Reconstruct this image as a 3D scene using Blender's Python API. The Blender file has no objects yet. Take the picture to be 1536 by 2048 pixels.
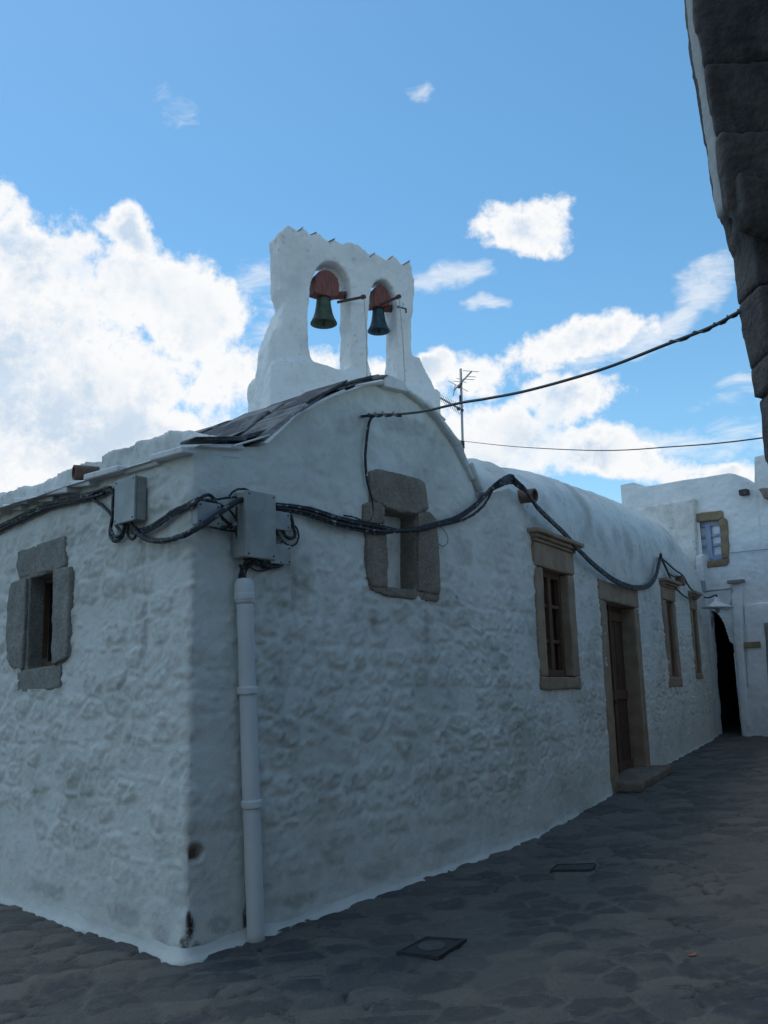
import bpy, bmesh, math, random
import numpy as np
from mathutils import Vector, Matrix
from mathutils.geometry import tessellate_polygon
random.seed(7); rng = np.random.default_rng(5)
S = bpy.context.scene; COL = S.collection
PI = math.pi
# ------------------------------------------------------------------ camera solve
FPX = 1850.0; RHO = .025; PIT = math.atan(361 / FPX)
F = np.array([0, math.cos(PIT), math.sin(PIT)])
R0 = np.array([1., 0, 0]); U0 = np.array([0, -math.sin(PIT), math.cos(PIT)])
RT = R0 * math.cos(RHO) - U0 * math.sin(RHO); UP = U0 * math.cos(RHO) + R0 * math.sin(RHO)
EYE = np.array([0, 0, 1.6])
def ray(px, py): return F + (px - 768) / FPX * RT + (1024 - py) / FPX * UP
def hit(px, py, P, N):
    d = ray(px, py); return EYE + d * (np.dot(P - EYE, N) / np.dot(d, N))
def gz(x, y): return np.clip(.0467 * (y - 5.5) + .03 * (x + 1.18), -.3, 1.1)
GN = np.array([-.03, -.0467, 1.]); GP = np.array([-1.18, 5.5, 0])
def ground(px, py): return hit(px, py, GP, GN)
class Plane:
    def __init__(s, P, Q):
        s.P = np.array([P[0], P[1], 0.]); d = np.array([Q[0] - P[0], Q[1] - P[1], 0.])
        s.len = float(np.linalg.norm(d)); s.d = d / s.len; s.n = np.array([s.d[1], -s.d[0], 0.])
    def sz(s, px, py, off=0):
        h = hit(px, py, s.P + s.n * off, s.n); return float(np.dot(h - s.P, s.d)), float(h[2])
    def at(s, a, z, off=0): return s.P + s.d * a + s.n * off + np.array([0, 0, z])
    def px(s, px, py, off=0): return hit(px, py, s.P + s.n * off, s.n)
A = ground(372, 1925); B = ground(1058, 1683); L = ground(0, 1800); C = ground(1436, 1473); FW = ground(1482, 1472)
PL = Plane(L, A); PG = Plane(A, B); PF = Plane(B, C); PW = Plane(FW, FW + PL.d)
PTW = Plane((-.42, 10), (1.38, 11)); PN = Plane((1.3, 3.0), (2.3, 3.0))
LL = PL.len; LG = PG.len; LF = PF.len
def c1(x, y): return (x / 2.4, 780 + y / 2.4)
def c2(x, y): return (420 + x / 2.844, 400 + y / 2.844)
def c3(x, y): return (640 + x / 3.339, 780 + y / 3.339)
def c4(x, y): return (1000 + x / 2.694, 860 + y / 2.694)
def c5(x, y): return (1200 + x / 3.414, 900 + y / 3.414)
def c6(x, y): return (590 + x / 5.908, 500 + y / 5.908)
def cb(x, y): return (360 + x / 5.486, 940 + y / 5.486)
def cl(x, y): return (x / 3.84, 840 + y / 3.84)
def cr(x, y): return (1236 + x / 2.047, y / 2.048)
def ca(x, y): return (860 + x / 6.826, 720 + y / 6.826)
def cf(x, y): return (1330 + x / 7.456, 1080 + y / 7.456)
# ------------------------------------------------------------------ noise
def _h(ix, iy, iz, sd):
    n = (ix.astype(np.int64) * 374761393 + iy.astype(np.int64) * 668265263 + iz.astype(np.int64) * 1274126177 + sd * 951274213) & 0xffffffff
    n = ((n ^ (n >> 13)) * 1274126177) & 0xffffffff; n = ((n ^ (n >> 16)) * 2246822519) & 0xffffffff
    n = n ^ (n >> 15); return (n & 0xffffff) / float(0x1000000)
def vn(x, y, z, sd=0):
    x, y, z = np.broadcast_arrays(np.asarray(x, float), np.asarray(y, float), np.asarray(z, float))
    ix, iy, iz = np.floor(x), np.floor(y), np.floor(z); fx, fy, fz = x - ix, y - iy, z - iz
    fx, fy, fz = [t * t * t * (t * (t * 6 - 15) + 10) for t in (fx, fy, fz)]
    r = 0
    for a in (0, 1):
        for b in (0, 1):
            for c in (0, 1):
                r = r + _h(ix + a, iy + b, iz + c, sd) * (fx if a else 1 - fx) * (fy if b else 1 - fy) * (fz if c else 1 - fz)
    return r
def fbm(x, y, z, sd=0, o=4):
    r = 0; a = .5; t = 0
    for i in range(o):
        r = r + a * vn(x * 2 ** i + 17.3 * i, y * 2 ** i - 9.1 * i, z * 2 ** i + 3.7 * i, sd + i); t += a; a *= .5
    return r / t
def worley(u, v, sd=0):
    iu, iv = np.floor(u), np.floor(v); f1 = np.full(u.shape, 9.); f2 = f1.copy(); idd = np.zeros(u.shape)
    for a in (-1, 0, 1):
        for b in (-1, 0, 1):
            cu, cv = iu + a, iv + b; z = np.zeros_like(cu)
            d = np.hypot(cu + .15 + .7 * _h(cu, cv, z, sd) - u, cv + .2 + .6 * _h(cu, cv, z, sd + 1) - v)
            k = _h(cu, cv, z, sd + 2); n1 = d < f1
            f2 = np.where(n1, f1, np.minimum(f2, d)); idd = np.where(n1, k, idd); f1 = np.where(n1, d, f1)
    return f1, f2, idd
def sst(a, b, x): t = np.clip((x - a) / (b - a), 0, 1); return t * t * (3 - 2 * t)
# ------------------------------------------------------------------ object helpers
def tag(o, label=None, cat=None, group=None, kind=None):
    if label: o['label'] = label
    if cat: o['category'] = cat
    if group: o['group'] = group
    if kind: o['kind'] = kind
    return o
def empty(name, loc, label, cat, group=None):
    o = bpy.data.objects.new(name, None); COL.objects.link(o); o.location = Vector([float(v) for v in loc]); o.empty_display_size = .1
    return tag(o, label, cat, group)
def wloc(o):
    v = Vector((0, 0, 0))
    while o: v += o.location; o = o.parent
    return v
class MB:
    def __init__(s): s.v = []; s.f = []
    def add(s, vs, fs):
        b = len(s.v); s.v += [tuple(float(c) for c in v) for v in vs]; s.f += [tuple(b + i for i in f) for f in fs]; return s
    def box(s, o, x, y, z):          # centre and three half vectors
        o, x, y, z = [np.array(t, float) for t in (o, x, y, z)]
        vs = [o + a * x + b * y + c * z for a in (-1, 1) for b in (-1, 1) for c in (-1, 1)]
        return s.add(vs, [(0, 1, 3, 2), (4, 6, 7, 5), (0, 4, 5, 1), (2, 3, 7, 6), (0, 2, 6, 4), (1, 5, 7, 3)])
    def pbox(s, pl, a0, a1, z0, z1, o0, o1):   # box in wall coordinates
        return s.box(pl.at((a0 + a1) / 2, (z0 + z1) / 2, (o0 + o1) / 2), pl.d * (a1 - a0) / 2, pl.n * (o1 - o0) / 2, np.array([0, 0, (z1 - z0) / 2]))
    def tube(s, pts, r, n=8, sub=6, jit=0):
        P = np.array(pts, float)
        if sub > 1 and len(P) > 2: P = catmull(P, sub)
        if jit: P = P + rng.normal(0, jit, P.shape)
        T = np.gradient(P, axis=0); T /= np.linalg.norm(T, axis=1)[:, None] + 1e-9
        ref = np.array([0, 0, 1.]) if abs(T[0][2]) < .9 else np.array([1., 0, 0])
        vs = []; fs = []; u = np.cross(T[0], ref); u /= np.linalg.norm(u)
        rr = np.broadcast_to(np.asarray(r, float), (len(P),)) if np.ndim(r) == 0 else np.interp(np.linspace(0, 1, len(P)), np.linspace(0, 1, len(r)), r)
        for i in range(len(P)):
            u = u - T[i] * np.dot(u, T[i]); u /= np.linalg.norm(u) + 1e-9; w = np.cross(T[i], u)
            vs += [P[i] + rr[i] * (math.cos(2 * PI * k / n) * u + math.sin(2 * PI * k / n) * w) for k in range(n)]
        for i in range(len(P) - 1):
            for k in range(n): fs.append((i * n + k, i * n + (k + 1) % n, (i + 1) * n + (k + 1) % n, (i + 1) * n + k))
        fs += [tuple(range(n))[::-1], tuple((len(P) - 1) * n + k for k in range(n))]
        return s.add(vs, fs)
    def lathe(s, c, prof, n=32, ax=(0, 0, 1)):
        ax = np.array(ax, float); ax /= np.linalg.norm(ax); ref = np.array([1., 0, 0]) if abs(ax[0]) < .9 else np.array([0, 1., 0])
        u = np.cross(ax, ref); u /= np.linalg.norm(u); w = np.cross(ax, u); vs = []; fs = []; c = np.array(c, float)
        for r, h in prof: vs += [c + ax * h + r * (math.cos(2 * PI * k / n) * u + math.sin(2 * PI * k / n) * w) for k in range(n)]
        for i in range(len(prof) - 1):
            for k in range(n): fs.append((i * n + k, i * n + (k + 1) % n, (i + 1) * n + (k + 1) % n, (i + 1) * n + k))
        fs += [tuple(range(n))[::-1], tuple((len(prof) - 1) * n + k for k in range(n))]
        return s.add(vs, fs)
    def prism(s, loops, pl, o0, o1, taper=0):        # loops of (a, z); first = outline, others = holes
        pts = [[Vector((a, z, 0)) for a, z in lp] for lp in loops]; flat = [p for lp in loops for p in lp]; n = len(flat)
        tri = tessellate_polygon(pts)
        ca_ = sum(p[0] for p in loops[0]) / len(loops[0]); cz_ = sum(p[1] for p in loops[0]) / len(loops[0])
        vs = [pl.at(a, z, o0) for a, z in flat] + [pl.at(a + (ca_ - a) * taper, z + (cz_ - z) * taper, o1) for a, z in flat]
        fs = []
        for t in tri: fs += [tuple(t), tuple(i + n for i in t[::-1])]
        b = 0
        for lp in loops:
            m = len(lp); fs += [(b + i, b + (i + 1) % m, n + b + (i + 1) % m, n + b + i) for i in range(m)]; b += m
        return s.add(vs, fs)
    def build(s, name, mat, parent=None, smooth=False, bevel=0, seg=2, loc=None, fix=True):
        o = None
        org = wloc(parent) if parent else Vector([float(t) for t in loc]) if loc is not None else None
        if org is None:
            V = np.array(s.v); org = Vector(((V[:, 0].min() + V[:, 0].max()) / 2, (V[:, 1].min() + V[:, 1].max()) / 2, V[:, 2].min()))
        me = bpy.data.meshes.new(name); ov = tuple(org)
        me.from_pydata([(v[0] - ov[0], v[1] - ov[1], v[2] - ov[2]) for v in s.v], [], s.f); me.update()
        if fix or bevel:
            bm = bmesh.new(); bm.from_mesh(me)
            if fix: bmesh.ops.recalc_face_normals(bm, faces=bm.faces)
            if bevel:
                es = [e for e in bm.edges if len(e.link_faces) == 2 and e.calc_face_angle(0) > .5]
                bmesh.ops.bevel(bm, geom=es, offset=bevel, segments=seg, affect='EDGES', profile=.5)
            bm.to_mesh(me); bm.free()
        o = bpy.data.objects.new(name, me); COL.objects.link(o)
        if mat: me.materials.append(mat)
        if parent: o.parent = parent
        else: o.location = org
        if smooth: me.polygons.foreach_set('use_smooth', [True] * len(me.polygons))
        return o
def catmull(P, sub):
    Q = np.vstack([2 * P[0] - P[1], P, 2 * P[-1] - P[-2]]); out = []
    for i in range(1, len(Q) - 2):
        p0, p1, p2, p3 = Q[i - 1:i + 3]
        for t in np.linspace(0, 1, sub, endpoint=False):
            out.append(.5 * (2 * p1 + (p2 - p0) * t + (2 * p0 - 5 * p1 + 4 * p2 - p3) * t * t + (3 * p1 - p0 - 3 * p2 + p3) * t ** 3))
    out.append(Q[-2]); return np.array(out)
def soften(o, voxel, smooth=3, amp=.006, freq=9, amp2=0, freq2=30, sd=3):
    """melt a hand-built solid into one rounded, uneven surface"""
    m = o.modifiers.new('r', 'REMESH'); m.mode = 'VOXEL'; m.voxel_size = voxel; m.use_smooth_shade = True
    if smooth: k = o.modifiers.new('s', 'SMOOTH'); k.factor = .5; k.iterations = smooth
    bpy.context.view_layer.update(); dg = bpy.context.evaluated_depsgraph_get()
    me = bpy.data.meshes.new_from_object(o.evaluated_get(dg)); mats = list(o.data.materials)
    o.modifiers.clear(); old = o.data; o.data = me; bpy.data.meshes.remove(old)
    n = len(me.vertices); co = np.empty(n * 3); me.vertices.foreach_get('co', co); co = co.reshape(-1, 3)
    no = np.empty(n * 3); me.vertex_normals.foreach_get('vector', no); no = no.reshape(-1, 3)
    w = np.array(wloc(o.parent)) if o.parent else np.array(o.location); p = co + w
    d = amp * 2 * (fbm(p[:, 0] * freq, p[:, 1] * freq, p[:, 2] * freq, sd, 3) - .5)
    if amp2: d = d + amp2 * 2 * (fbm(p[:, 0] * freq2, p[:, 1] * freq2, p[:, 2] * freq2, sd + 9, 2) - .5)
    me.vertices.foreach_set('co', (co + no * d[:, None]).ravel()); me.update()
    me.polygons.foreach_set('use_smooth', [True] * len(me.polygons))
    if not me.materials:
        for t in mats: me.materials.append(t)
    return o
def block(name, loops, pl, o0, o1, mat, parent, voxel=.014, smooth=3, amp=.006, freq=9, amp2=.002, taper=0, px=None):
    if px: loops = [[pl.sz(*px(*q)) for q in lp] for lp in loops]
    return soften(MB().prism(loops, pl, o0, o1, taper).build(name, mat, parent), voxel, smooth, amp, freq, amp2)
def rect(a0, a1, z0, z1, j=.008):
    r = lambda: random.uniform(-j, j); n = 5; out = []
    for (p, q) in (((a0, z0), (a1, z0)), ((a1, z0), (a1, z1)), ((a1, z1), (a0, z1)), ((a0, z1), (a0, z0))):
        for i in range(n): out.append((p[0] + (q[0] - p[0]) * i / n + r(), p[1] + (q[1] - p[1]) * i / n + r()))
    return out
# ------------------------------------------------------------------ materials
class NT:
    def __init__(s, nt): s.t = nt; s.n = nt.nodes; s.l = nt.links
    def node(s, typ, ins=None, **kw):
        n = s.n.new(typ)
        for k, v in kw.items(): setattr(n, k, v)
        for k, v in (ins or {}).items():
            if hasattr(v, 'is_linked') or isinstance(v, bpy.types.NodeSocket): s.l.new(v, n.inputs[k])
            else: n.inputs[k].default_value = v
        return n
    def math(s, op, a, b=0., c=0., clamp=False): return s.node('ShaderNodeMath', {0: a, 1: b, 2: c}, operation=op, use_clamp=clamp).outputs[0]
    def mix(s, fac, a, b):
        n = s.node('ShaderNodeMix', data_type='RGBA')
        for i, v in ((0, fac), (6, a), (7, b)):
            if isinstance(v, bpy.types.NodeSocket): s.l.new(v, n.inputs[i])
            else: n.inputs[i].default_value = v if i == 0 else (*v[:3], 1)
        return n.outputs[2]
    def noise(s, vec, scale, detail=4, rough=.55, dist=0): return s.node('ShaderNodeTexNoise', {'Vector': vec, 'Scale': scale, 'Detail': detail, 'Roughness': rough, 'Distortion': dist}).outputs['Fac']
    def ramp(s, fac, a, b): return s.node('ShaderNodeMapRange', {'Value': fac, 'From Min': a, 'From Max': b}, interpolation_type='SMOOTHSTEP').outputs[0]
def newmat(name):
    m = bpy.data.materials.new(name); m.use_nodes = True; t = NT(m.node_tree); b = m.node_tree.nodes['Principled BSDF']
    t.b = b; t.co = t.node('ShaderNodeTexCoord').outputs['Object']; return m, t
def setc(t, col, rough=None, bump=None, strength=.4, dist=.01):
    for k, v in (('Base Color', col), ('Roughness', rough)):
        if v is None: continue
        if isinstance(v, bpy.types.NodeSocket): t.l.new(v, t.b.inputs[k])
        else: t.b.inputs[k].default_value = (*v, 1) if k == 'Base Color' else v
    if bump is not None:
        n = t.node('ShaderNodeBump', {'Strength': strength, 'Distance': dist, 'Height': bump}); t.l.new(n.outputs[0], t.b.inputs['Normal'])
def simple(name, c1_, c2_, scale=8, rough=.8, bscale=60, bstr=.3, bdist=.004, lo=.35, hi=.65, metal=0, spec=None, stretch=None):
    m, t = newmat(name); co = t.co
    if stretch: co = t.node('ShaderNodeMapping', {'Vector': co, 'Scale': stretch}).outputs[0]
    f = t.ramp(t.noise(co, scale, 6, .6), lo, hi); setc(t, t.mix(f, c1_, c2_), rough, t.noise(co, bscale, 4), bstr, bdist)
    t.b.inputs['Metallic'].default_value = metal
    if spec is not None: t.b.inputs['Specular IOR Level'].default_value = spec
    return m
def whitewash(name, base, dirty, dirt_amt=.5, attr=False, bstr=.5, mould=0):
    m, t = newmat(name)
    n1 = t.noise(t.co, 1.3, 6, .62); n2 = t.noise(t.co, 14, 6, .65); n3 = t.noise(t.co, 62, 5, .7)
    f = t.math('MULTIPLY', t.ramp(n1, .42, .75), dirt_amt); f = t.math('ADD', f, t.math('MULTIPLY', t.ramp(n2, .5, .8), dirt_amt * .6))
    if attr:
        at = t.node('ShaderNodeAttribute', attribute_name='grime').outputs['Fac']
        f = t.math('ADD', f, t.math('MULTIPLY', at, .75))
    col = t.mix(t.math('MINIMUM', f, 1.), base, dirty)
    # thin vertical run-off streaks
    st = t.node('ShaderNodeMapping', {'Vector': t.co, 'Scale': (7, 7, .6)}).outputs[0]
    col = t.mix(t.math('MULTIPLY', t.ramp(t.noise(st, 1, 4), .6, .8), .22 * dirt_amt), col, (.3, .29, .25))
    if mould: col = t.mix(t.math('MULTIPLY', t.math('MULTIPLY', t.ramp(n2, .56, .72), t.ramp(t.noise(t.co, 2.2, 4), .45, .62)), mould), col, (.10, .10, .085))
    if attr:
        sn = t.node('ShaderNodeAttribute', attribute_name='stain').outputs['Fac']
        col = t.mix(t.math('MULTIPLY', sn, t.ramp(n2, .25, .5)), col, (.05, .042, .035))
        ln = t.node('ShaderNodeAttribute', attribute_name='exposed').outputs['Fac']
        col = t.mix(ln, col, t.mix(t.ramp(n2, .4, .6), (.10, .07, .045), (.33, .28, .2)))
    setc(t, col, .9, t.math('ADD', t.math('MULTIPLY', n2, .7), t.math('MULTIPLY', n3, .8)), bstr, .010)
    t.b.inputs['Specular IOR Level'].default_value = .2
    return m
def granite(name, a, b, c):
    m, t = newmat(name); v = t.node('ShaderNodeTexVoronoi', {'Vector': t.co, 'Scale': 130}).outputs['Color']
    g = t.node('ShaderNodeSeparateColor', {'Color': v}).outputs[0]; n = t.noise(t.co, 7, 6, .6)
    col = t.mix(t.ramp(n, .3, .7), a, b); col = t.mix(t.math('MULTIPLY', t.ramp(g, .55, 1.), .75), col, c)
    col = t.mix(t.math('MULTIPLY', t.ramp(t.noise(t.co, 2.5, 5), .52, .8), .5), col, tuple(x * .45 for x in a))
    setc(t, col, .85, t.math('ADD', t.math('MULTIPLY', g, .4), t.noise(t.co, 45, 4)), .5, .005); return m
M = {}
M['wall'] = whitewash('whitewash_rubble', (.665, .68, .635), (.32, .325, .275), .48, True, .7)
M['roof'] = whitewash('whitewash_roof', (.67, .69, .66), (.30, .31, .28), .75, False, .6, .55)
M['tower'] = whitewash('whitewash_tower', (.80, .81, .79), (.46, .47, .46), .5, False, .5, .45)
M['far'] = whitewash('whitewash_far', (.76, .775, .77), (.45, .47, .47), .45, False, .45, .25)
M['far_stain'] = whitewash('whitewash_stained', (.70, .69, .65), (.27, .26, .23), .75, False, .35, .8)
M['plinth'] = whitewash('whitewash_plinth', (.62, .645, .61), (.36, .37, .34), .5, False, .5)
M['edge'] = whitewash('whitewash_edge', (.70, .71, .70), (.25, .25, .23), .55, False, .5)
M['strip'] = whitewash('dirty_plaster', (.40, .41, .40), (.2, .2, .19), .5, False, .5)
M['pipe'] = whitewash('whitewash_pipe', (.60, .635, .64), (.42, .44, .44), .45, False, .12)
M['granite'] = granite('granite', (.19, .19, .165), (.27, .26, .225), (.08, .08, .075))
M['granite_b'] = granite('granite_brown', (.145, .118, .09), (.225, .185, .14), (.30, .27, .22))
M['ochre'] = simple('sandstone', (.24, .17, .112), (.32, .238, .162), 5, .9, 40, .3)
M['stepm'] = simple('worn_step', (.15, .125, .10), (.21, .18, .145), 5, .9, 40, .4)
M['ochre_l'] = simple('sandstone_ochre', (.27, .21, .13), (.20, .155, .095), 5, .9, 40, .3)
m, t = newmat('slate'); M['slate'] = m
oi = t.node('ShaderNodeObjectInfo').outputs['Random']; nz = t.noise(t.co, 7, 7, .65)
c_ = t.mix(t.ramp(t.math('ADD', nz, t.math('MULTIPLY', t.math('SUBTRACT', oi, .5), .35)), .34, .66), (.045, .047, .052), (.21, .215, .205))
c_ = t.mix(t.math('MULTIPLY', t.ramp(t.noise(t.co, 13, 5, .6), .62, .72), .7), c_, (.16, .085, .04))
setc(t, c_, .85, t.math('ADD', nz, t.math('MULTIPLY', t.noise(t.co, 45, 4), .5)), .7, .012)
M['wood'] = simple('dark_wood', (.05, .024, .012), (.085, .044, .022), 6, .85, 30, .3, .003, stretch=(6, 6, .6))
M['wood2'] = simple('window_wood', (.085, .042, .02), (.125, .065, .034), 6, .85, 30, .2, .003, stretch=(4, 4, .6))
M['red'] = simple('red_brown_wood', (.15, .042, .034), (.22, .07, .05), 9, .6, 40, .3, .004, stretch=(5, 5, .8))
M['bell'] = simple('green_bronze', (.035, .065, .055), (.075, .10, .05), 14, .5, 60, .2, .003, metal=.35)
M['bell2'] = simple('blue_bronze', (.02, .05, .065), (.035, .075, .085), 14, .45, 60, .2, .003, metal=.35)
M['iron'] = simple('dark_iron', (.02, .02, .022), (.05, .04, .035), 20, .6, 60, .2)
M['rust'] = simple('rusty_iron', (.10, .045, .03), (.06, .035, .03), 20, .7, 60, .2)
M['cable'] = simple('black_cable', (.012, .013, .016), (.02, .021, .025), 30, .45, 60, .1)
M['cable_s'] = simple('limed_cable', (.014, .015, .018), (.40, .42, .43), 26, .6, 60, .1, .002, .56, .72)
M['box'] = simple('grey_steel', (.25, .27, .255), (.34, .36, .34), 5, .5, 70, .08, .002, metal=0)
M['box_d'] = simple('grey_plastic', (.25, .265, .275), (.32, .335, .34), 5, .5, 70, .08, .002)
M['terra'] = simple('clay', (.19, .11, .08), (.11, .075, .06), 14, .9, 50, .3)
M['dark'] = simple('dark_glass', (.01, .011, .012), (.016, .016, .016), 4, .12, 10, .02, .001)
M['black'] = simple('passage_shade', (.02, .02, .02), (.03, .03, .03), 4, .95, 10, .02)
M['blue'] = simple('blue_paint', (.30, .38, .52), (.25, .33, .46), 8, .5, 60, .15)
M['glare_pane'] = simple('sky_glare_pane', (.80, .82, .86), (.70, .74, .80), 2.2, .15, 60, .02)  # pale base colour stands in for bright sky reflected in the glass
M['rope'] = simple('rope', (.55, .52, .45), (.4, .38, .33), 20, .9, 60, .2)
M['alu'] = simple('aluminium', (.34, .35, .36), (.42, .43, .44), 12, .45, 60, .05, metal=.4)
M['enamel'] = simple('white_enamel', (.55, .56, .57), (.48, .49, .5), 6, .35, 60, .05)
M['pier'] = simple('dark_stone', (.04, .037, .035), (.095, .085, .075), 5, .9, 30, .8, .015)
M['coverm'] = simple('cast_iron_cover', (.022, .023, .026), (.036, .036, .038), 18, .55, 90, .5, .004)
M['leaf'] = simple('dry_leaf', (.42, .12, .06), (.3, .09, .05), 30, .7, 60, .2)
# paving
m, t = newmat('flagstone'); M['ground'] = m
n1 = t.noise(t.co, .5, 5); n2 = t.noise(t.co, 8, 8, .68); n3 = t.noise(t.co, 38, 6, .65); n4 = t.noise(t.co, 2.6, 6, .6)
sid = t.node('ShaderNodeAttribute', attribute_name='sid').outputs['Fac']; jt = t.node('ShaderNodeAttribute', attribute_name='joint').outputs['Fac']; ck = t.node('ShaderNodeAttribute', attribute_name='crack').outputs['Fac']
sid2 = t.math('FRACT', t.math('MULTIPLY', sid, 7.31))
stone = t.mix(sid, (.078, .078, .074), (.134, .126, .108))
stone = t.mix(t.math('MULTIPLY', t.ramp(sid2, .58, .70), .85), stone, (.040, .042, .048))
stone = t.mix(t.math('MULTIPLY', t.ramp(n2, .45, .72), .5), stone, (.185, .170, .135))
stone = t.mix(t.math('MULTIPLY', t.ramp(n3, .52, .75), .5), stone, (.045, .043, .040))
mort = t.mix(t.ramp(n2, .3, .7), (.152, .146, .126), (.108, .104, .092))
col = t.mix(t.math('MULTIPLY', jt, .85), stone, mort)
col = t.mix(t.math('MULTIPLY', ck, t.ramp(n2, .35, .5)), col, (.016, .016, .016))
col = t.mix(t.math('MULTIPLY', t.ramp(n1, .42, .7), .4), col, (.135, .126, .105))
col = t.mix(t.math('MULTIPLY', t.ramp(n4, .55, .75), .4), col, (.062, .062, .064))
hgt = t.math('ADD', t.math('MULTIPLY', n2, .9), t.math('MULTIPLY', n3, .5))
setc(t, col, t.math('ADD', .62, t.math('MULTIPLY', n2, .3)), hgt, 1., .024)
# ------------------------------------------------------------------ ground
def spaced(lo, a, b, hi, st):
    l = a - np.cumsum(st * 1.35 ** np.arange(1, 60)); h = b + np.cumsum(st * 1.35 ** np.arange(1, 60))
    return np.concatenate([[lo], l[l > lo][::-1], np.arange(a, b, st), h[h < hi], [hi]])
gx = spaced(-400, -4.5, 7.5, 400, .03); gy = spaced(-400, 3.6, 16.6, 600, .028)
X, Y = np.meshgrid(gx, gy); Zg = gz(X, Y) + .016 * (fbm(X * 2.3, Y * 2.3, 0, 4, 3) - .5) + .02 * (fbm(X * .6, Y * .6, 0, 14, 2) - .5)
wx = X * .8 + Y * .25 + .22 * (fbm(X * 2, Y * 2, 0, 201, 4) - .5) + .07 * (fbm(X * 8, Y * 8, 0, 202, 3) - .5); wy = Y * .95 - X * .25 + .22 * (fbm(X * 2, Y * 2, 5, 203, 4) - .5) + .07 * (fbm(X * 8, Y * 8, 4, 204, 3) - .5)
g1, g2, gid = worley(wx / .27, wy / .20, 21); gex = g2 - g1
near_ = ((X > -5) & (X < 8) & (Y > 3) & (Y < 17)).astype(float)
gj = 1 - sst(.03, .15, gex + .10 * (fbm(X * 10, Y * 10, 0, 205, 3) - .5)); gopen = sst(.44, .54, fbm(X * 1.3, Y * 1.3, 0, 206, 3)) * sst(.42, .55, fbm(X * 4, Y * 4, 0, 207, 2))
gck = (1 - sst(.015, .075, gex)) * gopen
Zg = Zg + near_ * (.014 * sst(.0, .22, gex) + .014 * (gid - .5) * sst(.02, .12, gex) + .006 * (fbm(X * 9, Y * 9, 0, 208, 3) - .5) - .010 * gck)
nx = len(gx); ny = len(gy)
idx = np.arange(nx * ny).reshape(ny, nx); q = np.stack([idx[:-1, :-1], idx[:-1, 1:], idx[1:, 1:], idx[1:, :-1]], -1).reshape(-1, 4)
def grid_obj(name, V, Q, mat, parent=None, loc=(0, 0, 0), attrs=None, kind=None):
    me = bpy.data.meshes.new(name); org = np.array(wloc(parent)) if parent else np.array(loc, float)
    me.from_pydata([tuple(r) for r in (V - org).tolist()], [], [tuple(r) for r in Q.tolist()]); me.update(); me.materials.append(mat)
    me.polygons.foreach_set('use_smooth', [True] * len(me.polygons))
    for k, a in (attrs or {}).items():
        at = me.attributes.new(k, 'FLOAT', 'POINT'); at.data.foreach_set('value', np.ascontiguousarray(a, dtype=np.float32))
    o = bpy.data.objects.new(name, me); COL.objects.link(o)
    if parent: o.parent = parent
    else: o.location = Vector([float(v) for v in org])
    if kind: o['kind'] = kind
    return o
grid_obj('ground', np.stack([X, Y, Zg], -1).reshape(-1, 3), q, M['ground'], kind='structure', attrs={'sid': (gid * near_ + .5 * (1 - near_)).ravel(), 'joint': (gj * near_).ravel(), 'crack': (gck * near_).ravel()})
# ------------------------------------------------------------------ church: one continuous rubble wall round three sides
church = empty('chapel', (A[0], A[1], gz(A[0], A[1])), 'whitewashed rubble stone chapel with curved gable, twin arched bell gable and slate eaves', 'chapel')
CB = C + np.array([-.75, .55, 0])
SL = -5.4
dn = .005
Sd = np.arange(SL, LG + LF + .5, dn)
def path_raw(s):
    s = np.asarray(s)[:, None]
    return np.where(s < 0, A + PL.d * s, np.where(s < LG, A + PG.d * s, np.where(s < LG + LF, B + PF.d * (s - LG), C + (CB - C) / np.linalg.norm(CB - C) * (s - LG - LF))))[:, :2]
raw = path_raw(Sd)
def gsm(P, sig):
    k = int(3 * sig / dn); w = np.exp(-.5 * (np.arange(-k, k + 1) * dn / sig) ** 2); w /= w.sum()
    return np.stack([np.convolve(np.pad(P[:, i], k, mode='reflect', reflect_type='odd'), w, 'valid') for i in range(2)], -1)
sm1 = gsm(raw, .028); sm2 = gsm(raw, .12); wB = np.clip(1 - np.abs(Sd - LG) / .5, 0, 1)[:, None]; wB = wB * wB * (3 - 2 * wB)
PATH = sm1 * (1 - wB) + sm2 * wB
TAN = np.gradient(PATH, axis=0); TAN /= np.linalg.norm(TAN, axis=1)[:, None]; NRM = np.stack([TAN[:, 1], -TAN[:, 0]], -1)
def at_path(s): return np.stack([np.interp(s, Sd, PATH[:, i]) for i in (0, 1)], -1), np.stack([np.interp(s, Sd, NRM[:, i]) for i in (0, 1)], -1)
gt = [PG.sz(*q) for q in [(440, 895), (515, 893), (545, 866), (575, 840), (625, 808), (680, 783), (720, 770), (757, 761), (800, 780), (840, 808), (870, 838), (905, 885), (930, 930), (950, 983), (990, 984), (1020, 976), (1034, 982)]]
TOPX = [SL, -.4, 0] + [a for a, z in gt] + [LG + .35, LG + .9, LG + 3, LG + 6, LG + 8.0, LG + LF, 20]
TOPZ = [3.27, 3.27, 3.262] + [z for a, z in gt] + [3.42, 3.30, 3.25, 3.2, 3.15, 3.05, 3.0]
def topf(s): return np.interp(s, TOPX, TOPZ)
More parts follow.
